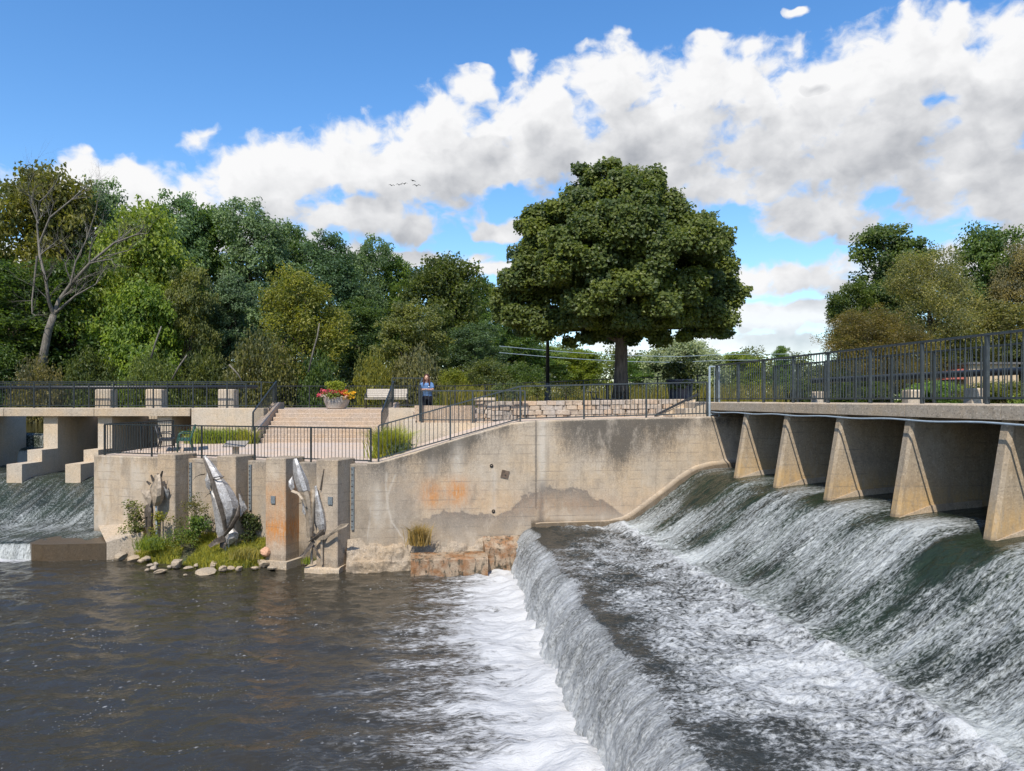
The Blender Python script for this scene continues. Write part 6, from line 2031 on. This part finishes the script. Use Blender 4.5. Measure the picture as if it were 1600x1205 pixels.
weed(bank_pt(285, 852, 22.9), 0.5, 1.3, 900, (.085, .125, .03), 'low leafy green weed between the two nearer fish', 0.06, seed=8)
weed(bank_pt(385, 872, 22.3), 0.42, 1.1, 420, (.13, .13, .05), 'tawny grass clump by the reddish stone', 0.018, seed=9, grassy=True, stems=False, mat='grass')
weed(wp(s_of_px(655), 0.42, 0.78), 0.72, 0.62, 520, (.13, .105, .055), 'dry brownish tuft growing from the wall footing', 0.02, 'grass_tuft', seed=10, grassy=True, stems=False, mat='grass')
weed(fpt(562, 889) + Vector((0, 0.25, 0.1)), 0.72, 1.0, 520, (.105, .105, .055), 'drooping straw coloured tuft beside the slab of the tall fish', 0.02, 'grass_tuft', seed=11, grassy=True, stems=False, mat='grass')
weed(fpt(482, 887) + Vector((0, .35, 0.05)), 0.30, 0.6, 260, (.10, .14, .03), 'small green tuft under the tall narrow fish', 0.02, 'grass_tuft', seed=12, grassy=True, stems=False, mat='grass')
weed(fpt(515, 884) + Vector((0, .45, 0.05)), 0.32, 0.5, 240, (.10, .14, .03), 'green tuft in the shade right of the tall fish posts', 0.02, 'grass_tuft', seed=13, grassy=True, stems=False, mat='grass')
# terrace planting
weed((-3.95, 24.1, 3.12), 1.22, 1.25, 1500, (.125, .15, .030), 'large arching yellow green shrub beside the ramp railing', 0.028, 'shrub', seed=14, grassy=True, stems=False, mat='grass')
weed((-3.6, 23.6, 3.15), 0.45, 0.9, 500, (.05, .08, .055), 'low bluish green plant at the foot of the arching shrub', 0.06, 'plant', seed=15)
for k, (x, y, lab) in enumerate(((-12.6, 29.9, 'first clump of strappy leaves in the planting strip nearest the benches'), (-12.0, 29.8, 'clump of strappy leaves second from the green bench'), (-11.35, 29.9, 'middle clump of strappy leaves below the pale end wall'), (-10.75, 29.85, 'yellow tinged strappy clump next to the stairs side wall'))):
    weed((x + 0.15, y - 0.3, 3.2), 0.85, 1.0, 380, (.10 + .02 * (k == 3), .14, .028), lab, 0.035, 'strappy_plant', seed=20 + k, grassy=True, stems=False, mat='grass', group='strappy plants along the terrace wall')
# plants in the tree bed
for k, (px, py, hh, wd, col, lab) in enumerate(((800, 628, .75, 1.1, (.06, .09, .035), 'green perennial behind the stone wall just left of the lamp post'), (838, 630, .8, 0.9, (.09, .11, .04), 'flowering perennial at the foot of the lamp post'), (885, 628, .65, 1.3, (.045, .06, .035), 'dusky low perennial between lamp post and picnic table'), (780, 626, .6, .8, (.07, .10, .04), 'small perennial right behind the stone pier'))):
    weed(at(px, py, 27.4), hh, wd, 600, col, lab, 0.07, 'perennial', seed=30 + k, group='perennials in the maple bed')

# ------------------------------------------------------------------ rocks along the waterline
rock_me = []
for k in range(7):
    mb = MB().ball((0, 0, 0), 0.5, 1, 1, 1, 9, 6)
    rr_ = np.random.default_rng(60 + k)
    dirs = unitv(rr_.normal(size=(7, 3))); cut = rr_.uniform(0.26, 0.44, 7)
    vv = []
    for p in mb.v:
        p = np.array(p)
        for d_, c_ in zip(dirs, cut):
            e = p @ d_ - c_
            if e > 0: p = p - d_ * e
        vv.append(tuple(p + rr_.normal(size=3) * 0.012))
    mb.v = vv
    rock_me.append(mb.mesh('rock', M['rock']))
mb = MB(); mb.v = list(np.array([tuple(v.co) for v in rock_me[0].vertices])); mb.f = [tuple(p.vertices) for p in rock_me[0].polygons]
rock_red = mb.mesh('rock', M['rock_red'])
r = np.random.default_rng(62)
ROCKS = [(186, 869, 24, 14), (197, 866, 14, 10), (207, 873, 22, 12), (216, 877, 12, 8), (226, 873, 20, 12), (232, 884, 12, 7), (238, 888, 14, 8), (248, 893, 22, 9), (241, 882, 12, 7), (275, 880, 22, 18), (262, 886, 10, 8), (292, 888, 18, 8), (320, 893, 36, 9), (332, 882, 18, 14), (346, 889, 16, 10), (358, 888, 14, 8), (372, 889, 14, 9), (395, 888, 16, 9), (412, 882, 20, 14), (425, 888, 18, 9), (305, 884, 10, 7), (227, 891, 9, 5), (287, 899, 8, 3)]
for k, (px, py, w_, h_) in enumerate(ROCKS):
    p = fpt(px, py + h_ * 0.45, 0.02)
    sc = p.y / FPX
    o = link('rock', rock_me[k % 7], None, (p.x, p.y + 0.1, 0.02 + h_ * sc * 0.35), (r.uniform(-.2, .2), r.uniform(-.2, .2), r.uniform(0, 6.28)), (w_ * sc * r.uniform(0.9, 1.25), w_ * sc * 0.9, h_ * sc * r.uniform(0.75, 1.1)))
    lab = {9: 'pointed pale rock standing in the grass above the waterline', 12: 'long flat pale rock lying in the water before the big fish', 0: 'rounded tan rock nearest the concrete apron', 2: 'broad tan rock at the waterline just beyond the one nearest the apron', 4: 'tan rock below the pale leafy weed of the small fish', 7: 'flat tan rock lying furthest out in the water before the small fish', 13: 'upright tan rock just behind the long flat one before the big fish', 18: 'tan rock lying against the plinth of the rusty pillar', 19: 'low tan rock in the water at the corner of the plinth'}.get(k, 'small tan rock at the water edge of the grassy bank')
    props(o, lab, 'rock', 'rocks along the waterline')
o = link('rock', rock_red, None, at(415, 862, 22.15), (0.1, 0.2, 0.5), (0.32, 0.3, 0.3))
props(o, 'round reddish rock in the grass beside the rusty pillar', 'rock', 'rocks along the waterline')

# ------------------------------------------------------------------ flower bowl
fb = empty('flower_bowl', (-8.03, 34.0, 4.6), 'round grey concrete bowl planter overflowing with pink and yellow flowers', 'planter')
MB().lathe([(0.36, 0.0), (0.44, 0.03), (0.56, 0.30), (0.60, 0.50), (0.60, 0.53), (0.54, 0.53), (0.50, 0.46), (0.0, 0.46)], n=28).build('bowl', M['bowl'], fb, smooth=False)
r = np.random.default_rng(70)


def puff(name, cens, rads, per, size, col, mat, seed, parent):
    C, Nn, T = clump_leaves(np.array(cens), np.array(rads), per, np.random.default_rng(seed))
    o = link(name, leaf_mesh(name, C, Nn, size * np.random.default_rng(seed).uniform(0.6, 1.3, len(C)), T, mat, asp=0.9, seed=seed), parent)
    o.color = (*col, 1)
    return o


petal = foliage('petals', (1.3, 1.0, 0.9), 0.2, 0.6, 0.2)
ang = r.uniform(0, 6.28, 60)
puff('foliage', [(0.55 * math.cos(a), 0.55 * math.sin(a), 0.52 + 0.16 * r.random()) for a in ang[:34]], [0.17] * 34, 40, 0.09, (.12, .16, .03), M['leaf'], 1, fb)
puff('spike_foliage', [(0.25 * r.normal(), 0.2 * r.normal(), 0.78 + 0.42 * r.random()) for _ in range(26)], [0.15] * 26, 34, 0.08, (.22, .27, .025), M['leaf'], 2, fb)
puff('pink_blossom', [(-0.75 + 0.85 * r.random(), -0.5 + 0.5 * r.random(), 0.60 + 0.24 * r.random()) for _ in range(26)], [0.11] * 26, 22, 0.07, (.55, .10, .15), petal, 3, fb)
puff('red_blossom', [(-0.2 + 0.75 * r.random(), -0.5 + 0.4 * r.random(), 0.56 + 0.28 * r.random()) for _ in range(22)], [0.10] * 22, 20, 0.06, (.50, .10, .04), petal, 4, fb)
puff('yellow_blossom', [(0.35 + 0.5 * r.random(), -0.5 + 0.5 * r.random(), 0.46 + 0.28 * r.random()) for _ in range(18)], [0.10] * 18, 22, 0.065, (.65, .42, .02), petal, 5, fb)
puff('cream_blossom', [(-0.6 + 1.2 * r.random(), -0.58, 0.46 + 0.14 * r.random()) for _ in range(9)], [0.08] * 9, 12, 0.06, (.60, .50, .42), petal, 6, fb)
# dark tub with fern right of the maple
tub = empty('tub_planter', (6.35, 28.0, 4.84), 'tall dark blue tub planter with a bushy fern by the bridge steps', 'planter')
MB().lathe([(0.36, 0.0), (0.40, 0.04), (0.50, 0.85), (0.54, 0.87), (0.54, 0.93), (0.47, 0.93), (0.45, 0.84), (0.0, 0.84)], n=26).build('tub', M['navy'], tub)
puff('foliage', [(0.5 * r.normal() * 0.6, 0.3 * r.normal(), 1.0 + 0.5 * r.random()) for _ in range(30)], [0.22] * 30, 46, 0.11, (.05, .07, .018), M['leaf'], 7, tub)
puff('trailing_foliage', [(0.5 * math.cos(a), -0.45 + 0.1 * math.sin(a), 0.6 + 0.3 * r.random()) for a in ang[:12]], [0.13] * 12, 30, 0.09, (.07, .10, .02), M['leaf'], 8, tub)
